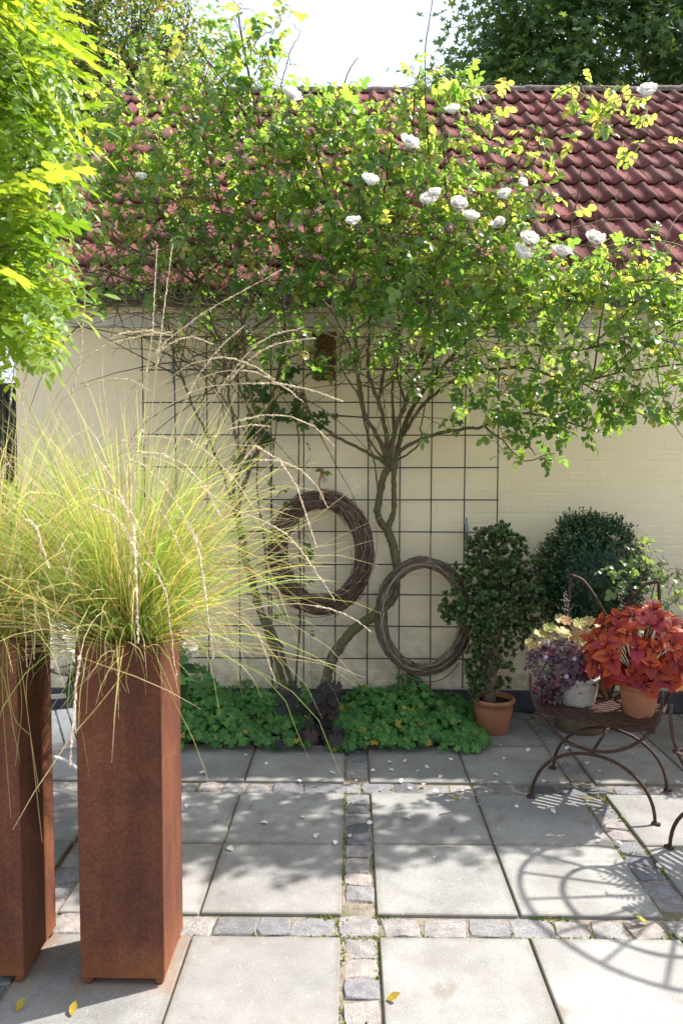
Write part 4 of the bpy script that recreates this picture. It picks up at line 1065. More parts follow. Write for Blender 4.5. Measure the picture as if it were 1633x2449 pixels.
# --- dark lobed vine on the trellis
VT = palmate_tpl(5, .42, .06, .1, .9, 4)
VN = Plant(); VN.cane(A_([(630, 1640), (610, 1300), (585, 1100), (600, 980), (640, 900), (700, 905)], 1.0, 1.0), .006, .004, .01, 6)
VN.cane(A_([(600, 980), (560, 1010), (545, 1060)], 1.0, .98), .004, .002, .006, 5); VN.cane(A_([(700, 905), (715, 960), (770, 995)], 1.0, .92), .004, .002, .006, 5)
VBl = [(600, 925, .98, 45, 55, .06, 26, 0), (590, 1000, .97, 40, 30, .05, 15, 0), (680, 950, .98, 45, 40, .06, 20, 0), (650, 860, .97, 40, 40, .06, 14, 0), (740, 960, .93, 40, 25, .04, 8, 0), (560, 1060, .97, 25, 30, .04, 6, 0), (1045, 965, .9, 20, 10, .04, 3, 0)]
T, _ = blob_points(VBl); e, d, ix = VN.grow(T, True); n = len(e)
VN.leaf.inst(VT, frames(norm(np.array([0, -.3, -1.0]) + rnd_unit(n) * .5), norm(np.array([.1, -1, .5]) + rnd_unit(n) * .4)) * rng.uniform(.028, .05, n)[:, None, None], e, rng.random(n))
vn = empty('lobed_vine', at(630, 1640, 1.0)); tag(vn, 'dark lobed vine leaves on the trellis left of the nest box', 'vine')
child_abs(VN.thick, 'stem', M_['rose_bark'], vn); child_abs(VN.twig, 'twigs', M_['twig_wood'], vn)['kind'] = 'stuff'; child_abs(VN.leaf, 'leaves', M_['vine_leaf'], vn)

# ================================================================== steel planters and grasses
def planter(loc, label, rz=0.0):
    root = empty('steel_planter', loc, rz); tag(root, label, 'planter')
    w, h, t = .252, 1.045, .004; h0 = .022
    for nm, c, s in (('front_panel', (0, -w / 2 + t / 2, (h + h0) / 2), (w, t, h - h0)), ('rear_panel', (0, w / 2 - t / 2, (h + h0) / 2), (w, t, h - h0)),
                     ('side_panel', (w / 2 - t / 2, 0, (h + h0) / 2 - .001), (t, w - 2 * t, h - h0 - .002)), ('side_panel', (-w / 2 + t / 2, 0, (h + h0) / 2 - .001), (t, w - 2 * t, h - h0 - .002)),
                     ('base_panel', (0, 0, h0 + .008), (w - 2 * t - .002, w - 2 * t - .002, .006))):
        mb = MB(); box(mb, c, s, bev=.0014); mb.build(nm, M_['corten_steel'], root, False)
    mb = MB(); box(mb, (0, 0, h - .035), (w - 2 * t - .001, w - 2 * t - .001, .03)); mb.build('soil', M_['soil'], root, False)
    for sx in (-1, 1):
        for sy in (-1, 1):
            mb = MB(); lathe(mb, [(.0, 0), (.012, 0), (.015, .004), (.015, h0 + .003), (0, h0 + .003)], 12, (sx * (w / 2 - .019), sy * (w / 2 - .019), 0)); mb.build('foot', M_['corten_steel'], root)
    return root
planter((-.655, -1.371, 0), 'tall square rusty steel planter, the whole one in front')
planter((-1.082, -1.366, 0), 'tall square rusty steel planter cut by the left edge of the photo')

def blade_paths(base, az, tilt, L, droop, n):
    m = len(az); P = np.zeros((m, n + 1, 3)); P[:, 0] = base; th = tilt.copy()
    for i in range(n):
        d = np.stack([np.sin(th) * np.cos(az), np.sin(th) * np.sin(az), np.cos(th)], 1)
        P[:, i + 1] = P[:, i] + d * (L / n)[:, None]
        th = th + droop * ((i + 1) / n) ** 1.3
        th = np.minimum(th, 2.75)
    return P
def grass(loc, label, seed, nbl=2300, npl=46, own=(), hang=()):
    global rng
    keep = rng; rng = np.random.default_rng(seed)
    root = empty('ornamental_grass', loc); tag(root, label, 'grass', None)
    mb = MB(); n = 7
    az = rng.uniform(0, 2 * PI, nbl); rr = .085 * np.sqrt(rng.random(nbl))
    base = np.stack([rr * np.cos(az + rng.normal(0, .6, nbl)), rr * np.sin(az), np.zeros(nbl)], 1)
    tilt = np.abs(rng.normal(0, .40, nbl)) + rr * 1.8; tilt = np.where(rng.random(nbl) < .12, tilt + rng.uniform(.3, .9, nbl), tilt)
    L = .30 + .58 * rng.random(nbl) ** 1.3; droop = rng.gamma(1.8, .17, nbl) + np.where(rng.random(nbl) < .12, .35, 0)
    P = blade_paths(base, az, tilt, L, droop, n)
    P += np.cumsum(rng.normal(0, .0035, P.shape), 1)
    T = np.gradient(P, axis=1); side = norm(np.cross(T, rnd_unit(nbl)[:, None, :] + np.array([0, .0, .3])))
    w = rng.uniform(.0008, .0017, nbl)[:, None] * np.array([1, 1.05, 1, .95, .85, .7, .5, .15])[None]
    V = np.stack([P - side * w[..., None], P + side * w[..., None]], 2).reshape(-1, 3)
    k = np.arange(n)[None, :] * 2 + np.arange(nbl)[:, None] * (2 * (n + 1)); Q = np.stack([k, k + 1, k + 3, k + 2], -1).reshape(-1, 4)
    r = rng.random(nbl); r = np.where(tilt > .9, np.maximum(r, rng.random(nbl)), r)
    mb.add(V, Q, None, np.repeat(r, 2 * (n + 1)), np.tile(np.repeat(np.linspace(0, 1, n + 1), 2), nbl))
    mb.build('blades', M_['grass_blade'], root, True, 'stuff')
    sp = leaf_tpl([(0, .06), (.4, .17), (1, .02)], .1, .1)
    def plume(pp, f0):
        m2 = MB(); k = len(pp) - 1; tube(m2, pp, np.linspace(.0014, .0007, k + 1), 4, .3)
        ns = 230; tt = rng.uniform(f0, 1.0, ns); f = tt * k; i0 = np.minimum(f.astype(int), k - 1); fr = (f - i0)[:, None]
        pos = pp[i0] * (1 - fr) + pp[i0 + 1] * fr; ax = norm(pp[i0 + 1] - pp[i0])
        d = norm(ax + rnd_unit(ns) * .36); S = rng.uniform(.006, .013, ns) * (1.15 - (tt - f0) / (1 - f0) * .45)
        m2.inst(sp, frames(d, rnd_unit(ns)) * S[:, None, None], pos, rng.random(ns))
        m2.build('plume', M_['grass_plume'], root)
    for q in range(npl):
        a = rng.uniform(0, 2 * PI) if rng.random() < .45 else rng.normal(-.35, .8); ti = abs(rng.normal(.30, .26)); LL = rng.uniform(.75, 1.22); dr = rng.uniform(.14, .62) if rng.random() < .85 else .03
        if rng.random() < .18: ti = rng.uniform(.9, 1.4); LL = rng.uniform(.6, .85)
        pp = blade_paths(np.array([[.04 * math.cos(a), .04 * math.sin(a), 0]]), np.array([a]), np.array([ti]), np.array([LL]), np.array([dr]), 14)[0]
        plume(pp + np.cumsum(rng.normal(0, .0016, pp.shape), 0), .70)
    for (Y, pts) in hang:
        q = [at(u, v, Y) - np.array(loc) for u, v in pts]; m2 = MB(); pp = smooth_path([np.array([0.03, -.03, 0])] + q, 6); tube(m2, pp, np.linspace(.0017, .0006, len(pp)), 4, rng.random(), np.linspace(0, 1, len(pp)).repeat(4)); m2.build('hanging_blade', M_['grass_blade'], root)
    for (Y, pts) in own:
        q = [at(u, v, Y) - np.array(loc) for u, v in pts]; plume(smooth_path([np.array([0.02, 0, 0])] + q, 6) + rng.normal(0, .001, (6 * len(q) + 1, 3)), .55)
    rng = keep
    return root
grass((-.655, -1.371, 1.01), 'fountain of yellow green ornamental grass with pale plumes in the front planter', 11, 2300, 18, (
    (-1.35, [(320, 1050), (430, 905), (600, 880), (700, 892), (783, 920)]), (-1.3, [(330, 1000), (450, 875), (560, 850), (640, 880), (695, 920)]), (-1.3, [(300, 1000), (400, 860), (500, 822), (570, 835), (628, 868)]),
    (-1.3, [(380, 1050), (500, 900), (610, 800), (723, 775)]), (-1.3, [(400, 1050), (480, 930), (590, 790), (695, 752)]), (-1.55, [(300, 1100), (380, 1060), (520, 1160), (640, 1215), (710, 1290), (768, 1382)]), (-1.35, [(290, 1100), (345, 800), (361, 565)]),
    (-1.4, [(270, 1050), (330, 850), (450, 730), (645, 620)]), (-1.6, [(250, 1150), (215, 1040), (262, 1114), (312, 1200), (376, 1325)]), (-1.65, [(255, 1150), (230, 1060), (282, 1150), (322, 1275)]), (-1.6, [(300, 1150), (312, 1060), (382, 1124), (432, 1200), (462, 1255)]),
    (-1.6, [(310, 1200), (320, 1120), (372, 1180), (402, 1235), (432, 1300)]), (-1.6, [(250, 1200), (180, 1200), (130, 1240), (160, 1340), (175, 1440), (195, 1560)]), (-1.4, [(290, 1100), (330, 1010), (430, 1010), (520, 1080), (592, 1180)]), (-1.4, [(250, 1000), (240, 800), (320, 760), (395, 770)]), (-1.3, [(300, 1000), (350, 830), (430, 775), (490, 790)]),
    (-1.7, [(280, 1250), (260, 1180), (310, 1260), (372, 1340), (392, 1450), (405, 1560)])), (
    (-1.6, [(270, 1440), (230, 1450), (205, 1540), (198, 1640)]), (-1.6, [(300, 1430), (330, 1450), (370, 1530), (405, 1610)]), (-1.6, [(310, 1430), (345, 1420), (385, 1500), (410, 1590)]), (-1.55, [(330, 1420), (430, 1420), (480, 1520), (505, 1640)]),
    (-1.6, [(280, 1420), (255, 1450), (262, 1530), (290, 1590)]), (-1.62, [(290, 1440), (240, 1430), (222, 1500), (235, 1600)]), (-1.5, [(340, 1400), (440, 1370), (520, 1400), (600, 1470), (650, 1530)]), (-1.6, [(300, 1420), (310, 1470), (290, 1550), (296, 1592)])))
grass((-1.082, -1.366, 1.01), 'ornamental grass with straw plumes in the planter at the left edge', 23, 2000, 20, (
    (-1.65, [(20, 1200), (25, 1120), (45, 1280), (55, 1420), (62, 1530)]), (-1.65, [(40, 1250), (72, 1140), (92, 1265), (82, 1400), (78, 1510)]), (-1.3, [(120, 1050), (180, 850), (196, 670)]), (-1.3, [(100, 1000), (150, 880), (230, 800), (330, 770), (390, 762)]), (-1.35, [(110, 1000), (170, 900), (280, 870), (340, 895)]), (-1.35, [(60, 1000), (20, 860), (30, 810), (100, 860)])), (
    (-1.62, [(25, 1400), (40, 1480), (65, 1650), (97, 1935)]), (-1.62, [(10, 1440), (5, 1560), (12, 1700), (25, 1880)]), (-1.62, [(50, 1400), (75, 1480), (60, 1600), (90, 1820)]), (-1.6, [(60, 1400), (110, 1420), (150, 1480), (185, 1640)]), (-1.62, [(30, 1420), (15, 1500), (30, 1640), (70, 1690)]), (-1.6, [(60, 1420), (40, 1500), (50, 1620), (35, 1760)])))

# ================================================================== ground cover and heuchera
GT = [palmate_tpl(5, .34, .16, .10 + .06 * k, .7 + .2 * k, 6) for k in range(3)]
def geranium(label, x0, x1, y0, y1, n, seed, hmax):
    global rng
    keep = rng; rng = np.random.default_rng(seed); mb = MB(); st = MB()
    x = rng.uniform(x0, x1, n); y = y0 + (y1 - y0) * rng.random(n) ** .85
    e = np.minimum((x - x0), (x1 - x)) / .16; ey = (y - y0) / (y1 - y0)
    hump = .70 + .22 * np.sin(x * 8.3 + seed) + .2 * np.sin(x * 19 + y * 13)
    top = hmax * np.clip(.28 + .85 * ey, 0, 1) * np.clip(.35 + .65 * e, .35, 1) * hump
    z = top * (1 - .75 * rng.random(n) ** 2.2) + .012
    P = np.stack([x, y, z], 1)
    nn = norm(np.stack([rng.normal(0, .35, n) + .15, -.55 - .25 * (1 - ey) + rng.normal(0, .3, n), np.full(n, .85)], 1))
    d = rnd_unit(n) * [1, 1, .3]; S = .011 + .026 * rng.random(n) ** 1.2
    var = rng.integers(0, 3, n)
    for k in range(3):
        w = var == k; mb.inst(GT[k], frames(norm(np.cross(nn, d))[w], nn[w]) * S[w][:, None, None], P[w], np.where(rng.random(w.sum()) < .02, 1.0, np.clip(rng.normal(.45, .32, w.sum()), 0, .96)))
    for i in range(0, n, 2):
        b = np.array([x[i] * .9 + .1 * (x0 + x1) / 2 + rng.normal(0, .02), y[i] + rng.uniform(.0, .08), .0]); tube(st, [b, (b + P[i]) / 2 + rng.normal(0, .008, 3), P[i]], .0011, 3, rng.random(), cap=False)
    root = empty('geranium_patch', ((x0 + x1) / 2, (y0 + y1) / 2, 0)); tag(root, label, 'ground cover')
    child_abs(mb, 'leaves', M_['geranium_leaf'], root)['kind'] = 'stuff'; child_abs(st, 'stalks', M_['geranium_leaf'], root)['kind'] = 'stuff'
    rng = keep
geranium('mound of lobed green geranium leaves behind the rusty planter', -1.25, -.20, .36, 1.06, 1750, 3, .27)
geranium('mound of lobed green geranium leaves beside the potted jade plant', -.09, .80, .36, 1.04, 1750, 5, .23)

def shared_leaf(name, tpl, mat):
    mb = MB(); mb.add(tpl[0], tpl[1] if len(tpl[1]) else None, tpl[2] if len(tpl[2]) else None, 0, tpl[3]); me = mb.mesh(name); me.materials.append(mat); return me
def place_leaf(me, p, d, n, S, parent, name='leaf'):
    F = frames(np.array([d]), np.array([n]))[0]
    M = Matrix.Translation(p) @ Matrix(F.tolist()).to_4x4() @ Matrix.Scale(float(S), 4)
    return inst_obj(name, me, M, parent)
HT = palmate_tpl(7, .20, .07, .16, .35, 6)
hd_me = shared_leaf('dark_leaf', HT, M_['heuchera_dark'])
heu = empty('dark_heuchera', (-.10, .62, 0)); tag(heu, 'dark purple leaved heuchera between the two geranium mounds', 'plant')
stm = MB()
hc = np.array([-.10, .62, .03])
for k in range(46):
    u_, v_ = rng.uniform(640, 790), rng.uniform(1560, 1715)
    p = at(u_, v_, rng.uniform(.36, .66)); p[2] = max(p[2], .02)
    n_ = norm([rng.normal(0, .3), -.8, .75 + rng.normal(0, .2)]); d_ = norm(np.cross(n_, [1, rng.normal(0, .5), rng.normal(0, .3)])); d_ = d_ * (-1 if d_[2] > 0 else 1)
    place_leaf(hd_me, p, d_, n_, rng.uniform(.030, .052), heu); tube(stm, smooth_path([hc + rng.normal(0, .02, 3) * [1, 1, 0], (hc + p) / 2 + [0, 0, .02], p], 3), .0016, 4)
child_abs(stm, 'leaf_stalks', M_['heuchera_dark'], heu)
def flower_spike(base, tip, n, parent, s0=.0035, frac=.55):
    st = MB(); P = smooth_path([base, (base + tip) / 2 + rng.normal(0, .008, 3), tip], 6); tube(st, P, np.linspace(.0014, .0007, len(P)), 4, .2)
    child_abs(st, 'flower_stem', M_['twig_wood'], parent)
    mb = MB(); t = rng.uniform(1 - frac, 1, n); pos = base + (tip - base) * t[:, None] + rng.normal(0, .011, (n, 3)) * (1.25 - t)[:, None] * 1.6
    fl = leaf_tpl([(0, .2), (.5, .45), (1, .1)], .3, 0); mb.inst(fl, frames(rnd_unit(n), rnd_unit(n)) * rng.uniform(.6, 1.3, n)[:, None, None] * s0 * 1.6, pos, rng.random(n))
    child_abs(mb, 'florets', M_['small_flower'], parent)['kind'] = 'stuff'
for (u0, v0, u1, v1, Y) in ((720, 1600, 714, 1455, .72), (745, 1600, 746, 1452, .74), (770, 1610, 793, 1480, .70), (700, 1630, 690, 1535, .55), (738, 1640, 742, 1545, .52), (750, 1600, 772, 1470, .8)):
    flower_spike(at(u0, v0, Y + .03), at(u1, v1, Y), 70, heu)

# ================================================================== potted jade plant
def pot_profile(r0, r1, h, rim, t=.012):
    return [(0, .0), (r0 * .94, 0), (r0, .008), (r0 + (r1 - r0) * .35, h * .3), (r0 + (r1 - r0) * .85, h * .7), (r1 * .97, h - rim), (r1 + .008, h - rim + .003), (r1 + .010, h - .006), (r1 + .006, h), (r1 - t * .6, h), (r1 - t, h - .008), (r1 - t - .006, h - rim - .01), (0, h - rim - .012)]
def pot(name, label, loc, r0, r1, h, rim, mat, cat='pot', extra=None):
    root = empty(name, loc); tag(root, label, cat)
    mb = MB(); lathe(mb, pot_profile(r0, r1, h, rim), 36, wob=.002); mb.build('body', M_[mat], root)
    mb = MB(); lathe(mb, [(0, h - rim + .004), (r1 * .5, h - rim + .006), (r1 - .014, h - rim)], 24, wob=.01); mb.build('soil', M_['soil'], root)
    return root
pot('terracotta_pot', 'round rimmed terracotta pot holding the jade plant', (.872, .742, 0), .088, .118, .205, .026, 'terracotta')
jade = empty('jade_plant', (.872, .742, .18)); tag(jade, 'bushy jade plant with thick forked trunk in terracotta pot', 'plant')
JP = Plant(); JY = .74
for pts, r0, r1 in (([(1122, 1615), (1128, 1560), (1135, 1500), (1142, 1450)], .040, .031), ([(1142, 1450), (1120, 1400), (1108, 1350), (1100, 1290), (1112, 1240)], .026, .010), ([(1142, 1450), (1165, 1400), (1180, 1350), (1200, 1310)], .024, .010),
                    ([(1120, 1400), (1080, 1380), (1050, 1375)], .014, .006), ([(1165, 1400), (1210, 1390), (1225, 1370)], .012, .006), ([(1108, 1350), (1140, 1300), (1160, 1250), (1175, 1215)], .014, .006), ([(1122, 1590), (1105, 1530), (1098, 1470)], .016, .006),
                    ([(1128, 1560), (1105, 1500), (1090, 1480)], .010, .005), ([(1180, 1350), (1190, 1290), (1180, 1240)], .012, .005)):
    JP.cane([at(u, v, JY + rng.normal(0, .02)) for u, v in pts], r0, r1, .006, 9)
JB = [(1140, 1255, JY, 60, 50, .12, 60, 0), (1130, 1320, JY, 75, 60, .15, 85, 0), (1190, 1330, JY - .03, 65, 60, .14, 75, 0), (1085, 1390, JY - .03, 62, 45, .12, 55, 0), (1200, 1400, JY, 55, 55, .12, 55, 0), (1130, 1400, JY - .1, 60, 40, .08, 36, 0), (1165, 1440, JY - .05, 60, 25, .1, 22, 0),
      (1100, 1520, JY - .04, 26, 75, .07, 34, 0), (1165, 1500, JY, 20, 40, .06, 6, 0), (1245, 1360, JY + .02, 20, 40, .08, 14, 0), (1040, 1400, JY - .03, 25, 25, .06, 12, 0), (1135, 1225, JY, 40, 14, .08, 12, 0), (1105, 1465, JY - .08, 40, 45, .05, 18, 0), (1150, 1545, JY - .05, 35, 40, .05, 10, 0), (1095, 1570, JY - .05, 22, 35, .05, 10, 0), (1185, 1460, JY, 45, 30, .08, 14, 0)]
T, _ = blob_points([(a, b, c, d * 1.14, e * 1.06, f * 1.1, int(n * 2.05), k) for a, b, c, d, e, f, n, k in JB]); e, d, ix = JP.grow(T, True, sides=5)
jl = leaf_tpl([(0, .10), (.3, .28), (.65, .38), (.9, .25), (1, .05)], .12, -.12)
for i in range(len(e)):
    k = 8; ax = norm(d[i] * .5 + norm(e[i] - at(1150, 1400, JY)) * .7 + [0, -.35, .3] + rng.normal(0, .3, 3)); a = np.arange(k) * 2.4 + rng.uniform(0, 6); op = np.linspace(.35, 1.35, k)
    A = norm(np.cross(ax, [.3, .5, .81])); B = np.cross(ax, A)
    dd = ax * np.cos(op)[:, None] + (A * np.cos(a)[:, None] + B * np.sin(a)[:, None]) * np.sin(op)[:, None]
    JP.leaf.inst(jl, frames(dd, np.broadcast_to(ax, (k, 3)) + rnd_unit(k) * .2) * rng.uniform(.019, .035, k)[:, None, None], e[i] - dd * .001, np.clip(rng.normal(.5, .25, k), 0, 1))
child_abs(JP.thick, 'trunk', M_['jade_bark'], jade); child_abs(JP.twig, 'twigs', M_['jade_bark'], jade)['kind'] = 'stuff'; child_abs(JP.leaf, 'leaves', M_['jade_leaf'], jade)

# ================================================================== boxwood in a tub
tub = empty('round_tub', (1.40, .80, 0)); tag(tub, 'weathered brown round tub under the boxwood behind the iron chair', 'tub')
mb = MB(); lathe(mb, [(0, 0), (.135, 0), (.142, .01), (.152, .10), (.160, .12), (.156, .13), (.165, .22), (.172, .24), (.166, .25), (.174, .33), (.182, .335), (.182, .35), (.168, .35), (.165, .33), (0, .32)], 40, wob=.003); mb.build('body', M_['weathered_tub'], tub)
bx = empty('boxwood_ball', (1.45, .80, .33)); tag(bx, 'clipped dark green boxwood ball against the cream wall', 'shrub')
mb = MB(); st = MB(); core = MB(); bc = np.array([1.445, .79, .90]); br = np.array([.305, .25, .37])
nsp = 2100; q = rnd_unit(nsp); q[:, 2] = np.where(q[:, 2] < -.8, -q[:, 2], q[:, 2])
lump = 1 + .07 * np.sin(q[:, 0] * 7 + 1) * np.sin(q[:, 2] * 6) + .05 * np.sin(q[:, 1] * 9 + q[:, 2] * 5)
base = bc + q * br * (lump * rng.uniform(.78, .97, nsp))[:, None]
sd_ = norm(q + rnd_unit(nsp) * .45 + [0, 0, .35]); sl = rng.uniform(.035, .085, nsp)
bl = leaf_tpl([(0, .08), (.45, .27), (1, .04)], .2, .1)
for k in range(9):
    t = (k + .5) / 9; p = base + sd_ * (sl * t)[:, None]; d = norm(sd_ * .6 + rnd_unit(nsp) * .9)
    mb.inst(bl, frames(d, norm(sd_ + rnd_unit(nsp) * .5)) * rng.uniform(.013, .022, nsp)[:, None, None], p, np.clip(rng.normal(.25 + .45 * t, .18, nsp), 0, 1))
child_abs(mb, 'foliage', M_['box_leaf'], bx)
lathe(core, [(0.001, -.8), (.45, -.68), (.74, -.3), (.80, .1), (.62, .5), (.3, .74), (.001, .8)], 20); core.v = [v * np.array([.30, .245, .36]) + bc for v in core.v]; child_abs(core, 'filler_core', M_['box_leaf'], bx)  # solid dark core added inside the leaves to stop the view through
tube(st, [(1.40, .80, .30), (1.42, .79, .5), bc], [.025, .02, .012], 8); 
for k in range(10): tube(st, smooth_path([(1.42, .79, .5), bc + rng.normal(0, .06, 3), bc + rnd_unit(1)[0] * br * .8], 4), .006, 5)
child_abs(st, 'trunk', M_['jade_bark'], bx)
spr = MB()      # low side sprigs
for (u, v) in ((1255, 1560), (1270, 1545), (1240, 1548), (1262, 1572)):
    e_ = at(u, v, .66); b_ = np.array([1.33, .76, .58]); P = smooth_path([b_, (b_ + e_) / 2 + [0, 0, .03], e_], 5); tube(spr, P, .002, 4)
    for p in P[3:]:
        spr.inst(bl, frames(rnd_unit(6), rnd_unit(6)) * .019, np.tile(p, (6, 1)), rng.random(6) * .6)
child_abs(spr, 'side_sprigs', M_['box_leaf'], bx)

# ================================================================== iron chair
def chair(loc, rz, label, group, round_back=False):
    root = empty('iron_garden_chair', loc, rz); tag(root, label, 'chair', group)
    r = .0078; hw, hy, hp = .272, .2, .262
    def arc(fn, t0, t1, n=26): return [fn(t) for t in np.linspace(t0, t1, n)]
    for y in (-hy, hy):
        P = arc(lambda t: (-hw * math.cos(t), y, hp * math.sin(t) ** .92 if math.sin(t) > 0 else 0), 0.02, PI - .02)
        mb = MB(); tube(mb, [(-hw, y, .0)] + P + [(hw, y, .0)], r, 9); lg = mb.build('leg_arch', M_['rusty_iron'], root)
        for s in (-1, 1):
            mb = MB(); box(mb, (s * (hw + .004), y, .006), (.038, .024, .011), bev=.003); mb.build('foot_plate', M_['rusty_iron'], lg, False)
        P = arc(lambda t: (-.288 * math.cos(t), y, hp + .017 + .285 - .285 * math.sin(t)), -.12, PI + .12)
        mb = MB(); tube(mb, P, r, 9); mb.build('seat_hoop', M_['rusty_iron'], root)
    mb = MB(); tube(mb, [(0, -hy, hp + .009), (0, hy, hp + .009)], .007, 9); mb.build('stretcher', M_['rusty_iron'], root)
    zs = .42
    for k in range(13):
        y = -hy - .005 + k * (2 * hy + .01) / 12; mb = MB(); dip = [(x, y, zs - .012 * math.cos(x / .26 * PI / 2)) for x in np.linspace(-.262, .262, 9)]
        V = []
        for (x, yy, z) in dip: V += [(x, yy - .010, z), (x, yy + .010, z), (x, yy + .010, z - .004), (x, yy - .010, z - .004)]
        Q = []
        for i in range(8):
            for j in range(4): Q.append([4 * i + j, 4 * i + (j + 1) % 4, 4 * i + 4 + (j + 1) % 4, 4 * i + 4 + j])
        mb.add(np.array(V), Q); mb.build('slat', M_['rusty_iron'], root, False)
    for s in (-1, 1):
        mb = MB(); tube(mb, smooth_path([(s * .255, -hy - .01, zs - .007), (s * .258, 0, zs - .008), (s * .255, hy + .01, zs - .007)], 5), .0075, 8); mb.build('seat_rail', M_['rusty_iron'], root)
        if round_back: continue
        # pointed leaf-shaped half of the backrest
        B = np.array([s * .02, hy, zs - .01]); A = np.array([s * .205, hy + .02, 1.015])
        o_ = smooth_path([B, (s * .15, hy + .012, .56), (s * .215, hy + .018, .78), A + [s * .004, 0, -.03], A], 8)
        i_ = smooth_path([A, (s * .13, hy + .018, .975), (s * .02, hy + .012, .80), (-s * .035, hy + .005, .60), B + [-s * .02, 0, 0]], 8)
        mb = MB(); tube(mb, o_, .0078, 8); tube(mb, i_, .0078, 8); mb.build('back_loop', M_['rusty_iron'], root)
    if round_back:
        cz, R_ = 1.06, .46
        for rr_ in (R_, R_ * .62):
            mb = MB(); tube(mb, [(rr_ * math.cos(t), hy + .02, cz + rr_ * math.sin(t)) for t in np.linspace(0, 2 * PI, 41)[:-1]], .010, 8, closed=True); mb.build('back_hoop', M_['rusty_iron'], root)
        for a in np.linspace(.25, PI - .25, 7):
            mb = MB(); tube(mb, [(0, hy + .02, cz - R_ * .6), (R_ * math.cos(a), hy + .02, cz + R_ * math.sin(a))], .008, 7); mb.build('spoke', M_['rusty_iron'], root)
    return root
CH = np.array([1.22, -.126, 0]); CRZ = math.atan2(-.485, .87)
chair(CH, CRZ, 'rusty iron garden chair with arched legs holding the flower pots', 'rusty iron garden chairs')
chair((1.63, -.81, 0), math.radians(-66), 'rusty iron garden chair of which only a leg shows at the right edge', 'rusty iron garden chairs', True)
ca, sa = math.cos(CRZ), math.sin(CRZ)
def cl(x, y, z): return np.array([CH[0] + ca * x - sa * y, CH[1] + sa * x + ca * y, z])
SEAT = .412

# pots on the chair ----------------------------------------------------------
pA = at(1325, 1622, -.02); pA[2] = SEAT
pot('pale_pot', 'small pale limewashed pot under the purple oxalis', pA, .080, .100, .14, .02, 'limewashed_pot')
pB = at(1466, 1632, -.19); pB[2] = SEAT
pot('terracotta_pot', 'terracotta pot under the orange red coleus on the iron chair', pB, .066, .088, .155, .022, 'terracotta')
pC = at(1385, 1580, .14); pC[2] = SEAT
pot('terracotta_pot', 'small terracotta pot of the golden heuchera behind the pale pot', pC, .050, .066, .12, .02, 'terracotta')

# coleus
cole = empty('coleus', pB + [0, 0, .13]); tag(cole, 'round coleus with orange red and crimson leaves on the iron chair', 'plant')
CT = leaf_tpl([(0, .04), (.14, .27), (.28, .36), (.42, .40), (.56, .36), (.70, .29), (.84, .18), (.93, .10), (1, .01)], .22, .22, serr=.10)
cme = shared_leaf('coleus_leaf', CT, M_['coleus_leaf'])
cc = at(1474, 1484, -.17); cr_ = np.array([.262, .22, .19]); st = MB()
shoots = []
while len(shoots) < 64:
    q = rnd_unit(1)[0]
    if q[1] > .5 or q[2] < -.85: continue
    if all(np.dot(q, s) < .955 for s in shoots) or rng.random() < .02: shoots.append(q)
nl = 0
for q in shoots:
    tip = cc + q * cr_ * rng.uniform(.86, 1.04); b0 = pB + np.array([rng.normal(0, .02), rng.normal(0, .02), .135])
    tube(st, smooth_path([b0, (b0 + tip) / 2 + [0, 0, .03], tip], 5), np.linspace(.004, .0022, 11), 6)
    ax = norm(q + [0, -.15, .55]); A = norm(np.cross(ax, [.31, .8, .5])); B = np.cross(ax, A); a0 = rng.uniform(0, 6)
    for lev, (off, op, L, k) in enumerate(((.0, .8, .042, 2), (-.012, 1.25, .066, 2), (-.03, 1.5, .08, 1))):
        for j in range(k):
            if nl >= 318: break
            a = a0 + lev * PI / 2 + j * PI + rng.normal(0, .2); o = op + rng.normal(0, .15)
            rd_ = A * math.cos(a) + B * math.sin(a); d_ = ax * math.cos(o) + rd_ * math.sin(o) + np.array([0, 0, -.12 * lev])
            n_ = ax * math.sin(o) - rd_ * math.cos(o) + rng.normal(0, .12, 3)
            place_leaf(cme, tip + ax * off, norm(d_), n_, L * rng.uniform(.85, 1.35), cole); nl += 1
child_abs(st, 'stems', M_['coleus_leaf'], cole)

# oxalis
ox = empty('purple_oxalis', pA + [0, 0, .11]); tag(ox, 'purple oxalis with triangular leaves in pale pot', 'plant')
tri = leaf_tpl([(0, .03), (.5, .36), (.9, .62), (1.0, .42)], -.22, .12)
TRI3 = merge_tpl([(tri, np.array([[math.cos(a), -math.sin(a), 0], [math.sin(a), math.cos(a), 0], [0, 0, 1.0]]), (0, 0, 0)) for a in (0, 2.09, 4.19)])
om = shared_leaf('oxalis_leaf', TRI3, M_['oxalis_leaf']); st = MB(); oc = at(1296, 1528, .0); orr = np.array([.185, .15, .135])
for k in range(190):
    q = rnd_unit(1)[0]; q[1] = -abs(q[1]) if rng.random() < .7 else q[1]
    if q[2] < -.55: q[0] *= 1.0
    tip = oc + q * orr * rng.uniform(.75, 1.03)
    if k > 158: tip = at(rng.uniform(1228, 1290), rng.uniform(1555, 1612), rng.uniform(-.1, .06))
    n_ = norm(q * .8 + [0, -.35, .7] + rng.normal(0, .3, 3)); d_ = norm(np.cross(n_, rnd_unit(1)[0]))
    place_leaf(om, tip, d_, n_, rng.uniform(.020, .031), ox); b0 = pA + np.array([rng.normal(0, .02), rng.normal(0, .02), .11])
    tube(st, smooth_path([b0, (b0 + tip) / 2 + [0, 0, .02], tip], 3), .0009, 3, cap=False)
child_abs(st, 'stalks', M_['oxalis_leaf'], ox)
fl5 = leaf_tpl([(0, .08), (.5, .3), (1, .22)], .2, -.2); fm = MB()
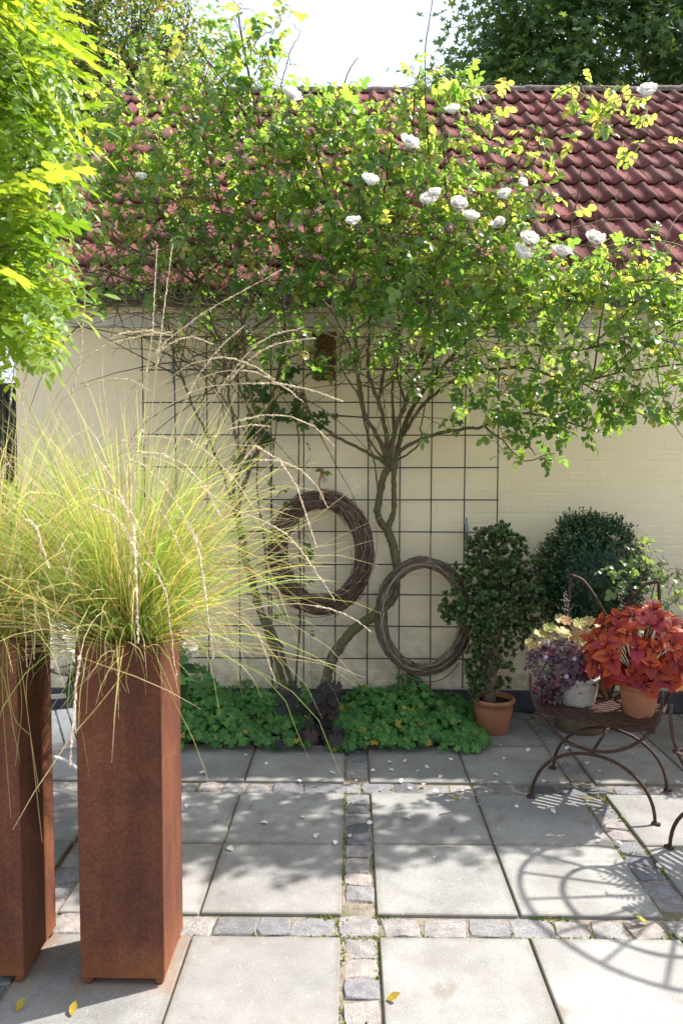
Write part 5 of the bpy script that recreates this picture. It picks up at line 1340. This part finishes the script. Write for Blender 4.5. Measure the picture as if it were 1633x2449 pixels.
for (u, v) in ((1300, 1553), (1252, 1508), (1318, 1512)):
    p = at(u, v, -.16); a = np.arange(5) * 2 * PI / 5; dd = np.stack([np.cos(a), np.full(5, -.3), np.sin(a)], 1); fm.inst(fl5, frames(dd, np.tile([0, -1.0, 0], (5, 1))) * .012, np.tile(p, (5, 1)), rng.random(5))
    tube(fm, [p, p + [.01, .06, -.06]], .0007, 3, .3)
child_abs(fm, 'flowers', M_['lilac_flower'], ox)

# golden heuchera
gh = empty('golden_heuchera', pC + [0, 0, .10]); tag(gh, 'golden heuchera with frilled caramel leaves on the iron chair', 'plant')
hg = shared_leaf('golden_leaf', palmate_tpl(7, .16, .06, .22, .3, 6), M_['heuchera_gold']); st = MB(); b0 = pC + np.array([0, 0, .11])
for (u, v, Y, s) in ((1262, 1440, .06, .058), (1290, 1452, .02, .062), (1240, 1455, .05, .05), (1272, 1475, .0, .055), (1330, 1430, .10, .05), (1352, 1425, .12, .052), (1300, 1425, .12, .05), (1228, 1490, .03, .046), (1300, 1490, -.02, .05), (1340, 1475, .02, .05), (1375, 1440, .1, .045), (1250, 1480, .06, .05), (1320, 1460, .04, .055), (1285, 1420, .14, .045), (1360, 1470, .04, .045), (1395, 1460, .05, .045), (1215, 1475, .08, .04), (1345, 1450, .06, .05)):
    p = at(u, v, Y); n_ = norm([rng.normal(-.1, .25), -.75 + rng.normal(0, .15), .8]); d_ = norm(np.cross(n_, [1, rng.normal(0, .4), rng.normal(0, .3)])); d_ = d_ * (-1 if d_[2] > 0 else 1)
    place_leaf(hg, p, d_, n_, s * rng.uniform(.62, .92), gh); tube(st, smooth_path([b0 + rng.normal(0, .012, 3), (b0 + p) / 2 + [0, 0, .04], p], 4), .0014, 4)
child_abs(st, 'leaf_stalks', M_['heuchera_gold'], gh)
flower_spike(at(1306, 1470, .08), at(1297, 1362, .08), 80, gh, .004, .62); flower_spike(at(1420, 1440, .12), at(1428, 1352, .12), 60, gh, .0035, .6)

# pale young rose behind the chair
pr_ = Plant(); prb = np.array([1.70, .82, .0])
pot('dark_pot', 'dark pot of the pale leaved rose behind the iron chair', prb, .08, .10, .19, .024, 'weathered_tub')
for pts in ([(1480, 1440), (1455, 1370), (1430, 1300), (1420, 1275)], [(1480, 1440), (1475, 1340), (1470, 1260), (1462, 1235)], [(1482, 1440), (1500, 1350), (1520, 1290)], [(1490, 1440), (1530, 1370), (1560, 1310)], [(1480, 1440), (1430, 1380), (1385, 1320)], [(1490, 1445), (1520, 1400), (1575, 1360)]):
    pr_.cane([prb + [0, 0, .17]] + [at(u, v, .36) for u, v in pts], .004, .0018, .006, 6)
T, _ = blob_points([(1435, 1285, .35, 40, 36, .1, 13, 0), (1475, 1255, .36, 32, 35, .08, 11, 0), (1455, 1340, .33, 45, 35, .1, 12, 0), (1510, 1310, .36, 40, 40, .1, 13, 0), (1555, 1320, .36, 40, 40, .1, 18, 0), (1398, 1312, .33, 20, 20, .06, 5, 0), (1530, 1380, .33, 50, 35, .08, 16, 0), (1465, 1400, .33, 40, 30, .08, 8, 0)])
e, d, ix = pr_.grow(T, True); pr_.leaves(e, d, rng.random(len(e)), .82, .1)
pz = empty('potted_rose', prb + [0, 0, .17]); tag(pz, 'pale leaved young rose in front of the wall right of the boxwood', 'plant')
child_abs(pr_.thick, 'stems', M_['twig_wood'], pz); child_abs(pr_.twig, 'twigs', M_['twig_wood'], pz)['kind'] = 'stuff'; child_abs(pr_.leaf, 'leaves', M_['pale_rose_leaf'], pz)

# hanging fern on the chair at the right edge
fr = empty('hanging_fern', (1.63, -.81, .53)); tag(fr, 'dark drooping fern hanging at the right edge of the photo', 'fern')
pot('terracotta_pot', 'terracotta pot of the fern at the right edge', (1.63, -.81, SEAT + .002), .08, .10, .14, .022, 'terracotta')
mb = MB(); st = MB(); fl_ = leaf_tpl([(0, .2), (.5, .25), (1, .03)], .1, .2)
for k in range(36):
    a = rng.uniform(0, 2 * PI); P = blade_paths(np.array([[1.63, -.81, .54]]), np.array([a]), np.array([rng.uniform(.4, 1.2)]), np.array([rng.uniform(.26, .40)]), np.array([rng.uniform(.25, .5)]), 16)[0]
    tube(st, P, np.linspace(.0018, .0006, 17), 4); ax = norm(np.gradient(P, axis=0)); sd2 = norm(np.cross(ax, [0, 0, 1.0]))
    for s in (-1, 1):
        pos = P[2:]; dd = norm(sd2[2:] * s + ax[2:] * .4); mb.inst(fl_, frames(dd, np.tile([0, 0, 1.0], (15, 1))) * (np.linspace(.05, .012, 15) * .75)[:, None, None], pos, rng.random(15))
child_abs(mb, 'fronds', M_['fern_frond'], fr); child_abs(st, 'midribs', M_['twig_wood'], fr)

# evergreen shrub added out of view at the right to darken the chair corner
es = empty('added_shade_shrub', (2.42, .42, 0)); tag(es, 'added evergreen shrub beyond the right edge shading the corner behind the iron chair', 'shrub')
mb = MB(); st = MB(); ec = np.array([2.42, .42, .58]); er = np.array([.36, .40, .52])
n = 1500; q = rnd_unit(n); base = ec + q * er * rng.uniform(.7, .98, n)[:, None]; sd_ = norm(q + rnd_unit(n) * .5); sl = rng.uniform(.05, .11, n)
for k in range(8):
    t = (k + .5) / 8; d = norm(sd_ * .6 + rnd_unit(n) * .9); mb.inst(bl, frames(d, norm(sd_ + rnd_unit(n) * .5)) * rng.uniform(.022, .036, n)[:, None, None], base + sd_ * (sl * t)[:, None], np.clip(rng.normal(.2 + .3 * t, .18, n), 0, 1))
for k in range(14): tube(st, smooth_path([(2.42, .42, -.02), (2.42 + rng.normal(0, .05), .42 + rng.normal(0, .05), .25), ec + rnd_unit(1)[0] * er * .75], 5), np.linspace(.012, .004, 11), 6)
child_abs(mb, 'foliage', M_['box_leaf'], es); child_abs(st, 'stems', M_['jade_bark'], es)

# ================================================================== white chair and hydrangea behind the planters
wc = empty('white_slatted_chair', (-1.30, -.50, 0), .45); tag(wc, 'white slatted garden chair seen between the two rusty planters', 'chair')
for k in range(9):
    mb = MB(); box(mb, (-.20 + k * .05, 0, .43 + .0005 * k), (.042, .44, .018), bev=.003); mb.build('slat', M_['white_paint'], wc, False)
for y in (-.2, .2):
    mb = MB(); tube(mb, smooth_path([(-.22, y, .415), (0, y, .412), (.22, y, .415)], 4), .010, 8); mb.build('seat_rail', M_['white_paint'], wc)
    mb = MB(); tube(mb, smooth_path([(.24, y * 1.1, 0), (.14, y, .18), (-.02, y, .25), (-.16, y, .18), (-.25, y * 1.1, 0)], 7), .010, 8); mb.build('leg_arch', M_['white_paint'], wc)
    mb = MB(); tube(mb, smooth_path([(.20, y * 1.05, .41), (.25, y * 1.15, .52), (.18, y * 1.2, .62), (0, y * 1.2, .64), (-.2, y * 1.1, .66)], 7), .010, 8); mb.build('armrest', M_['white_paint'], wc)
for k in range(5):
    mb = MB(); box(mb, (-.25 - .02 * k, 0, .56 + k * .075), (.016, .44, .05), bev=.003); mb.build('back_slat', M_['white_paint'], wc, False)

hy = Plant(); hb = np.array([-.82, -.70, 0])
pot('zinc_pot', 'dark pot of the white hydrangea behind the planters', hb, .13, .16, .26, .02, 'weathered_tub')
T = []
for k in range(120):
    q = rnd_unit(1)[0] * rng.random() ** .33; T.append(np.array([-.84, -.70, .74]) + q * [.26, .18, .15])
for k in range(7): hy.cane([hb + [0, 0, .24], hb + [rng.normal(0, .08), rng.normal(-.03, .05), .42], hb + [rng.normal(-.05, .1), rng.normal(0, .06), .68]], .008, .004, .006, 6)
e, d, ix = hy.grow(np.array(T), True); n = len(e); HL = leaf_tpl([(0, .03), (.2, .25), (.45, .36), (.75, .25), (1, .01)], .2, .3)
hy.leaf.inst(HL, frames(norm(d * .4 + rnd_unit(n) * .8 + [0, -.4, -.1]), norm(np.array([.1, -.3, 1.0]) + rnd_unit(n) * .4)) * rng.uniform(.07, .12, n)[:, None, None], e, rng.random(n))
hyd = empty('white_hydrangea', hb + [0, 0, .24]); tag(hyd, 'white flowering hydrangea half hidden behind the rusty planters', 'shrub')
child_abs(hy.thick, 'stems', M_['twig_wood'], hyd); child_abs(hy.twig, 'twigs', M_['twig_wood'], hyd)['kind'] = 'stuff'; child_abs(hy.leaf, 'leaves', M_['hydrangea_leaf'], hyd)
fp = leaf_tpl([(0, .1), (.5, .42), (1, .2)], .2, 0)
for (u, v, Y, s) in ((133, 1462, -.78, .058), (156, 1520, -.80, .062), (168, 1478, -.74, .036), (428, 1395, -.66, .042), (432, 1492, -.70, .036), (190, 1440, -.7, .05), (400, 1440, -.7, .05), (300, 1440, -.62, .06)):
    c = at(u, v, Y); mb = MB(); n = 70; q = rnd_unit(n); q[:, 2] *= .8; pos = c + q * s * rng.uniform(.75, 1, n)[:, None]
    for j in range(4):
        A = norm(np.cross(q, [.2, .5, .8])); B = np.cross(q, A); a = j * PI / 2; dd = A * math.cos(a) + B * math.sin(a); mb.inst(fp, frames(norm(dd + q * .25), q) * .019, pos, rng.random(n) * .6)
    child_abs(mb, 'flower_head', M_['white_petal'], hyd); st = MB(); tube(st, smooth_path([hb + [0, 0, .5], (hb + c) / 2 + [0, 0, .3], c], 5), .003, 5); child_abs(st, 'flower_stalk', M_['twig_wood'], hyd)

# ================================================================== robinia overhanging at the left
rob = empty('robinia_tree', (-2.35, -1.45, 0)); tag(rob, 'bright yellow green robinia overhanging the upper left corner', 'tree')
RT = []
rl = leaf_tpl([(0, .05), (.3, .20), (.7, .23), (1, .05)], .15, .1)
for sd3 in range(4):
    r = np.random.default_rng(40 + sd3); parts = []; npair = 7 + sd3 % 2
    for k in range(npair):
        y = .045 + k * .024
        for s in (-1, 1):
            a = s * math.radians(72 + r.normal(0, 7)); dd = np.array([[math.sin(a), math.cos(a), -.18 + r.normal(0, .12)]]); parts.append((rl, frames(dd, np.array([[s * .2 + r.normal(0, .22), r.normal(0, .2), 1.0]]))[0] * .040 * r.uniform(.85, 1.12), (0, y, -1.6 * y * y)))
    y = .045 + npair * .024; parts.append((rl, frames(np.array([[0, 1, -.6]]), np.array([[0, .3, 1.0]]))[0] * .04, (0, y, -1.6 * y * y)))
    yy = np.linspace(0, y, 5); rv = np.array([(sx * .0009, t, -1.6 * t * t) for t in yy for sx in (-1, 1)]); parts.append(((rv, np.array([[2 * i, 2 * i + 1, 2 * i + 3, 2 * i + 2] for i in range(4)]), np.zeros((0, 3), int), np.zeros(10)), np.eye(3), (0, 0, 0)))
    RT.append(merge_tpl(parts))
tr = MB(); lf = MB()
tube(tr, smooth_path([(-2.35, -1.45, -.02), (-2.3, -1.42, 1.2), (-2.38, -1.45, 2.2), (-2.25, -1.4, 3.4), (-2.3, -1.3, 4.4)], 6), np.linspace(.09, .04, 25), 12)
lim = []
for (z, e_) in ((1.5, (-1.5, -1.5, 2.05)), (1.8, (-1.45, -1.1, 2.5)), (2.1, (-1.4, -1.7, 2.75)), (2.4, (-1.4, -1.3, 3.05)), (2.9, (-1.4, -1.0, 3.4)), (1.7, (-1.55, -.8, 2.2)), (2.6, (-1.5, -1.9, 3.2))):
    P = smooth_path([(-2.32, -1.43, z), (-1.95, -1.43 + (e_[1] + 1.43) * .5, z + .3), e_], 6); tube(tr, P, np.linspace(.03, .010, len(P)), 8); lim += list(P[5:])
lim = np.array(lim)
BU = [(-120, 140), (0, 105), (80, 165), (150, 208), (250, 218), (330, 200), (420, 200), (500, 175), (560, 165), (650, 178), (720, 165), (780, 140), (830, 118), (880, 90)]
bv = np.array([b[0] for b in BU]); bu = np.array([b[1] for b in BU])
for k in range(125):
    v = rng.uniform(-140, 800); Y = rng.uniform(-1.95, -.95); u = np.interp(v, bv, bu) - 95 - abs(rng.normal(0, 85)); 
    if k % 3 == 0: u = np.interp(v, bv, bu) - rng.uniform(85, 125)
    tip = at(u, v - 20, Y); b0 = lim[np.argmin(((lim - tip) ** 2).sum(1) + np.where(lim[:, 0] > tip[0] - .15, .6, 0))]
    P = smooth_path([b0, (b0 + tip) / 2 + [0, rng.normal(0, .04), .07], tip], 6); tube(tr, P, np.linspace(.0045, .0015, len(P)), 5)
    L = np.linalg.norm(tip - b0); m = 8
    t = 1 - np.linspace(0, min(.48 / max(L, .1), .9), m); f = t * (len(P) - 1); i0 = np.minimum(f.astype(int), len(P) - 2); pos = P[i0] + (P[i0 + 1] - P[i0]) * (f - i0)[:, None]
    ax = norm(tip - b0); sgn = np.where(np.arange(m) % 2, 1, -1)[:, None]; side = norm(np.cross(ax, [0, 0, 1.0]))
    d = norm(ax * .7 + np.array([0, -.25, .40]) * sgn + np.array([.3, -.05, -.18]) + side * rng.normal(0, .35, (m, 1)) + rnd_unit(m) * .2); S = rng.uniform(.85, 1.2, m) * np.where(np.arange(m) == 0, .7, 1)
    # keep the crown's edge where it stands: shorten the tip leaves
    var = rng.integers(0, 4, m); Mx = frames(d, norm(np.array([.45, -.35, .95]) + rnd_unit(m) * .4)) * S[:, None, None]
    rr = np.clip(rng.normal(.5, .34, m), 0, 1)
    for q in range(4): w = var == q; lf.inst(RT[q], Mx[w], pos[w], rr[w])
child_abs(tr, 'trunk', M_['rose_bark'], rob); child_abs(lf, 'crown', M_['robinia_leaf'], rob)

# ================================================================== trees beyond the roof
MT = merge_tpl([(palmate_tpl(5, .45, .05, .12, 1.3, 2), np.eye(3), (0, 0, 0))])
ST = leaf_tpl([(0, .05), (.5, .3), (1, .02)], .2, .2)
def tree(name, label, base, top, lobes, n, tpl, size, mat, seed, droop=.5):
    global rng
    keep = rng; rng = np.random.default_rng(seed); root = empty(name, base); tag(root, label, 'tree')
    tr = MB(); lf = MB(); base = np.array(base, float); top = np.array(top, float)
    P = smooth_path([base, base + (top - base) * .5 + rng.normal(0, .15, 3), top], 8); tube(tr, P, np.linspace(.24, .07, len(P)), 10)
    vol = np.array([l[3] * l[4] * l[5] for l in lobes]) ** .67; cnt = (n * vol / vol.sum()).astype(int)
    for l, c in zip(lobes, cnt):
        C = np.array(l[:3]); R = np.array(l[3:6]); k = int(np.clip((C[2] - .9 - base[2]) / max(top[2] - base[2], .1), .25, 1) * (len(P) - 1)); a = P[k]
        Q = smooth_path([a, (a + C) / 2 + rng.normal(0, .12, 3) + [0, 0, -.1], C], 6); tube(tr, Q, np.linspace(.06, .022, len(Q)), 7)
        ncl = max(8, c // 42); q = rnd_unit(ncl) * (rng.random((ncl, 1)) ** .38); cl_ = C + q * R
        for j in range(ncl):
            tube(tr, smooth_path([Q[-1 - int(rng.integers(0, 4))], (C + cl_[j]) / 2 + rng.normal(0, .06, 3), cl_[j]], 3), np.linspace(.011, .004, 7), 4, cap=False)
            m = 42; o = rng.normal(0, 1, (m, 3)) * [.24, .24, .15]; p = cl_[j] + o
            d = norm(o + rnd_unit(m) * .3 + [0, 0, -droop]); nn = norm(np.array([0, -.45, .8]) + rnd_unit(m) * .6 + o * .8)
            lf.inst(tpl, frames(d, nn) * (size * rng.uniform(.7, 1.25, m))[:, None, None], p, np.clip(rng.normal(.35 + .25 * q[j, 2], .25, m), 0, 1))
    child_abs(tr, 'trunk', M_['jade_bark'], root); child_abs(lf, 'crown', M_[mat], root); rng = keep
tree('maple_tree', 'large dark green maple rising behind the right end of the roof', (5.2, 9.3, 0), (5.0, 9.2, 8.6),
     [(2.6, 8.7, 8.5, 1.05, 1.2, 1.0), (3.5, 8.8, 9.0, 1.2, 1.3, 1.2), (4.6, 8.9, 9.0, 1.3, 1.4, 1.3), (5.8, 9.0, 8.9, 1.3, 1.4, 1.4), (3.2, 8.6, 7.5, 1.2, 1.2, .9), (4.5, 8.4, 7.5, 1.4, 1.2, .9), (5.8, 8.5, 7.3, 1.3, 1.2, .9), (4.0, 9.2, 10.3, 1.5, 1.4, 1.0), (5.6, 9.2, 10.4, 1.5, 1.4, 1.0), (7.0, 9.2, 8.8, 1.2, 1.4, 1.6), (1.75, 8.4, 7.5, .45, .6, .55), (2.1, 8.4, 7.1, .6, .6, .5), (4.6, 8.2, 6.4, 2.2, 1.0, .7)], 26000, MT, .085, 'maple_leaf', 5)
tree('orange_tipped_tree', 'evergreen tree with orange young tips behind the roof at the left', (-3.3, 6.9, 0), (-3.2, 6.9, 6.4),
     [(-3.5, 6.7, 7.2, .75, .8, .8), (-2.75, 6.6, 7.4, .55, .7, .75), (-3.2, 6.7, 6.4, .9, .8, .7), (-2.4, 6.5, 6.6, .55, .7, .5), (-2.15, 6.5, 7.2, .34, .45, .6), (-4.3, 6.8, 7.2, .8, .8, 1.0), (-1.9, 6.5, 6.5, .40, .5, .45), (-3.3, 6.8, 8.2, .8, .8, .6), (-3.0, 6.4, 5.6, 1.2, .7, .6), (-4.0, 6.8, 6.2, .9, .8, .7)], 19000, ST, .075, 'photinia_leaf', 9, .1)

# ================================================================== fallen petals and leaves
pm = []
for s in range(3):
    tpl = leaf_tpl([(0, .12), (.3, .36), (.65, .46), (1, .2)], .3 + .1 * s, -.35 + .3 * s); me = shared_leaf('fallen_petal', tpl, M_['fallen_petal']); pm.append(me)
ka = .5185
pet = [(265, 195), (225, 237), (232, 278), (397, 263), (508, 227), (460, 300), (268, 333), (382, 337), (415, 372), (237, 350), (78, 422), (67, 325), (12, 470), (110, 520), (297, 482), (312, 500), (540, 365), (692, 293), (635, 435), (810, 445), (955, 443), (1077, 440), (1175, 607), (1255, 605), (1467, 725), (1120, 248), (1182, 282), (735, 165), (1125, 417), (1393, 707)]
src = [(820 + a * ka, 1700 + b * ka) for a, b in pet] + [(a * .523, 1400 + b * .523) for a, b in ((1372, 775), (912, 860), (1360, 978), (1388, 1007), (1395, 1057), (1193, 1087), (1523, 1037), (1445, 1157), (860, 1002))]
for k in range(22):
    src.append((rng.uniform(480, 1560), 1770 + 120 * rng.random() ** 1.2 + (rng.uniform(0, 220) if rng.random() < .25 else 0)))
for i, (a, b) in enumerate(src):
    p = on_ground(a / DS, b / DS, .004); th = rng.uniform(0, 6.3); d_ = np.array([math.cos(th), math.sin(th), .12]); n_ = norm([rng.normal(0, .3), rng.normal(-.1, .3), 1.0])
    o = place_leaf(pm[i % 3], p, d_, n_, rng.uniform(.017, .030), None, 'rose_petal')
    tag(o, 'white rose petal fallen on the paving', 'petal', 'fallen white petals')
lm = shared_leaf('fallen_leaf', leaf_tpl([(0, .03), (.3, .26), (.6, .3), (1, .02)], .3, -.3), M_['fallen_leaf'])
for i, (a, b, L, lab) in enumerate(((820 + 530 * ka, 1700 + 412 * ka, .030, 'yellow fallen leaf on the slab below the sett row before the chair'), (820 + 520 * ka, 1700 + 545 * ka, .022, 'small yellow fallen leaf on the slab beside the long joint'), (820 + 200 * ka, 1700 + 1335 * ka, .040, 'yellow fallen leaf by the near end of the middle sett strip'),
                         (820 + 1405 * ka, 1700 + 975 * ka, .045, 'green fallen leaf on the setts near the right edge'), (820 + 1300 * ka, 1700 + 493 * ka, .022, 'yellow fallen leaf on the moss near the chair leg'), (820 + 860 * ka, 1700 + 305 * ka, .032, 'tan withered petal on the shaded slab before the chair'),
                         (325 * .523, 1400 + 1970 * .523, .036, 'yellow fallen leaf at the edge of the planter shadow'), (72 * .523, 1400 + 1952 * .523, .036, 'green fallen leaf in the planter shadow near the lower left corner'), (1137 * .523, 1400 + 1015 * .523, .032, 'curled green fallen leaf on the slab right of the planter'),
                         (990 * .523, 1400 + 1070 * .523, .026, 'dark fallen leaf close to the rusty planter'))):
    p = on_ground(a / DS, b / DS, .005); th = rng.uniform(0, 6.3); o = place_leaf(lm, p, np.array([math.cos(th), math.sin(th), .2]), norm([rng.normal(0, .3), -.2, 1.0]), L * 1.1, None, 'fallen_leaf')
    tag(o, lab, 'leaf', 'fallen leaves on the paving')
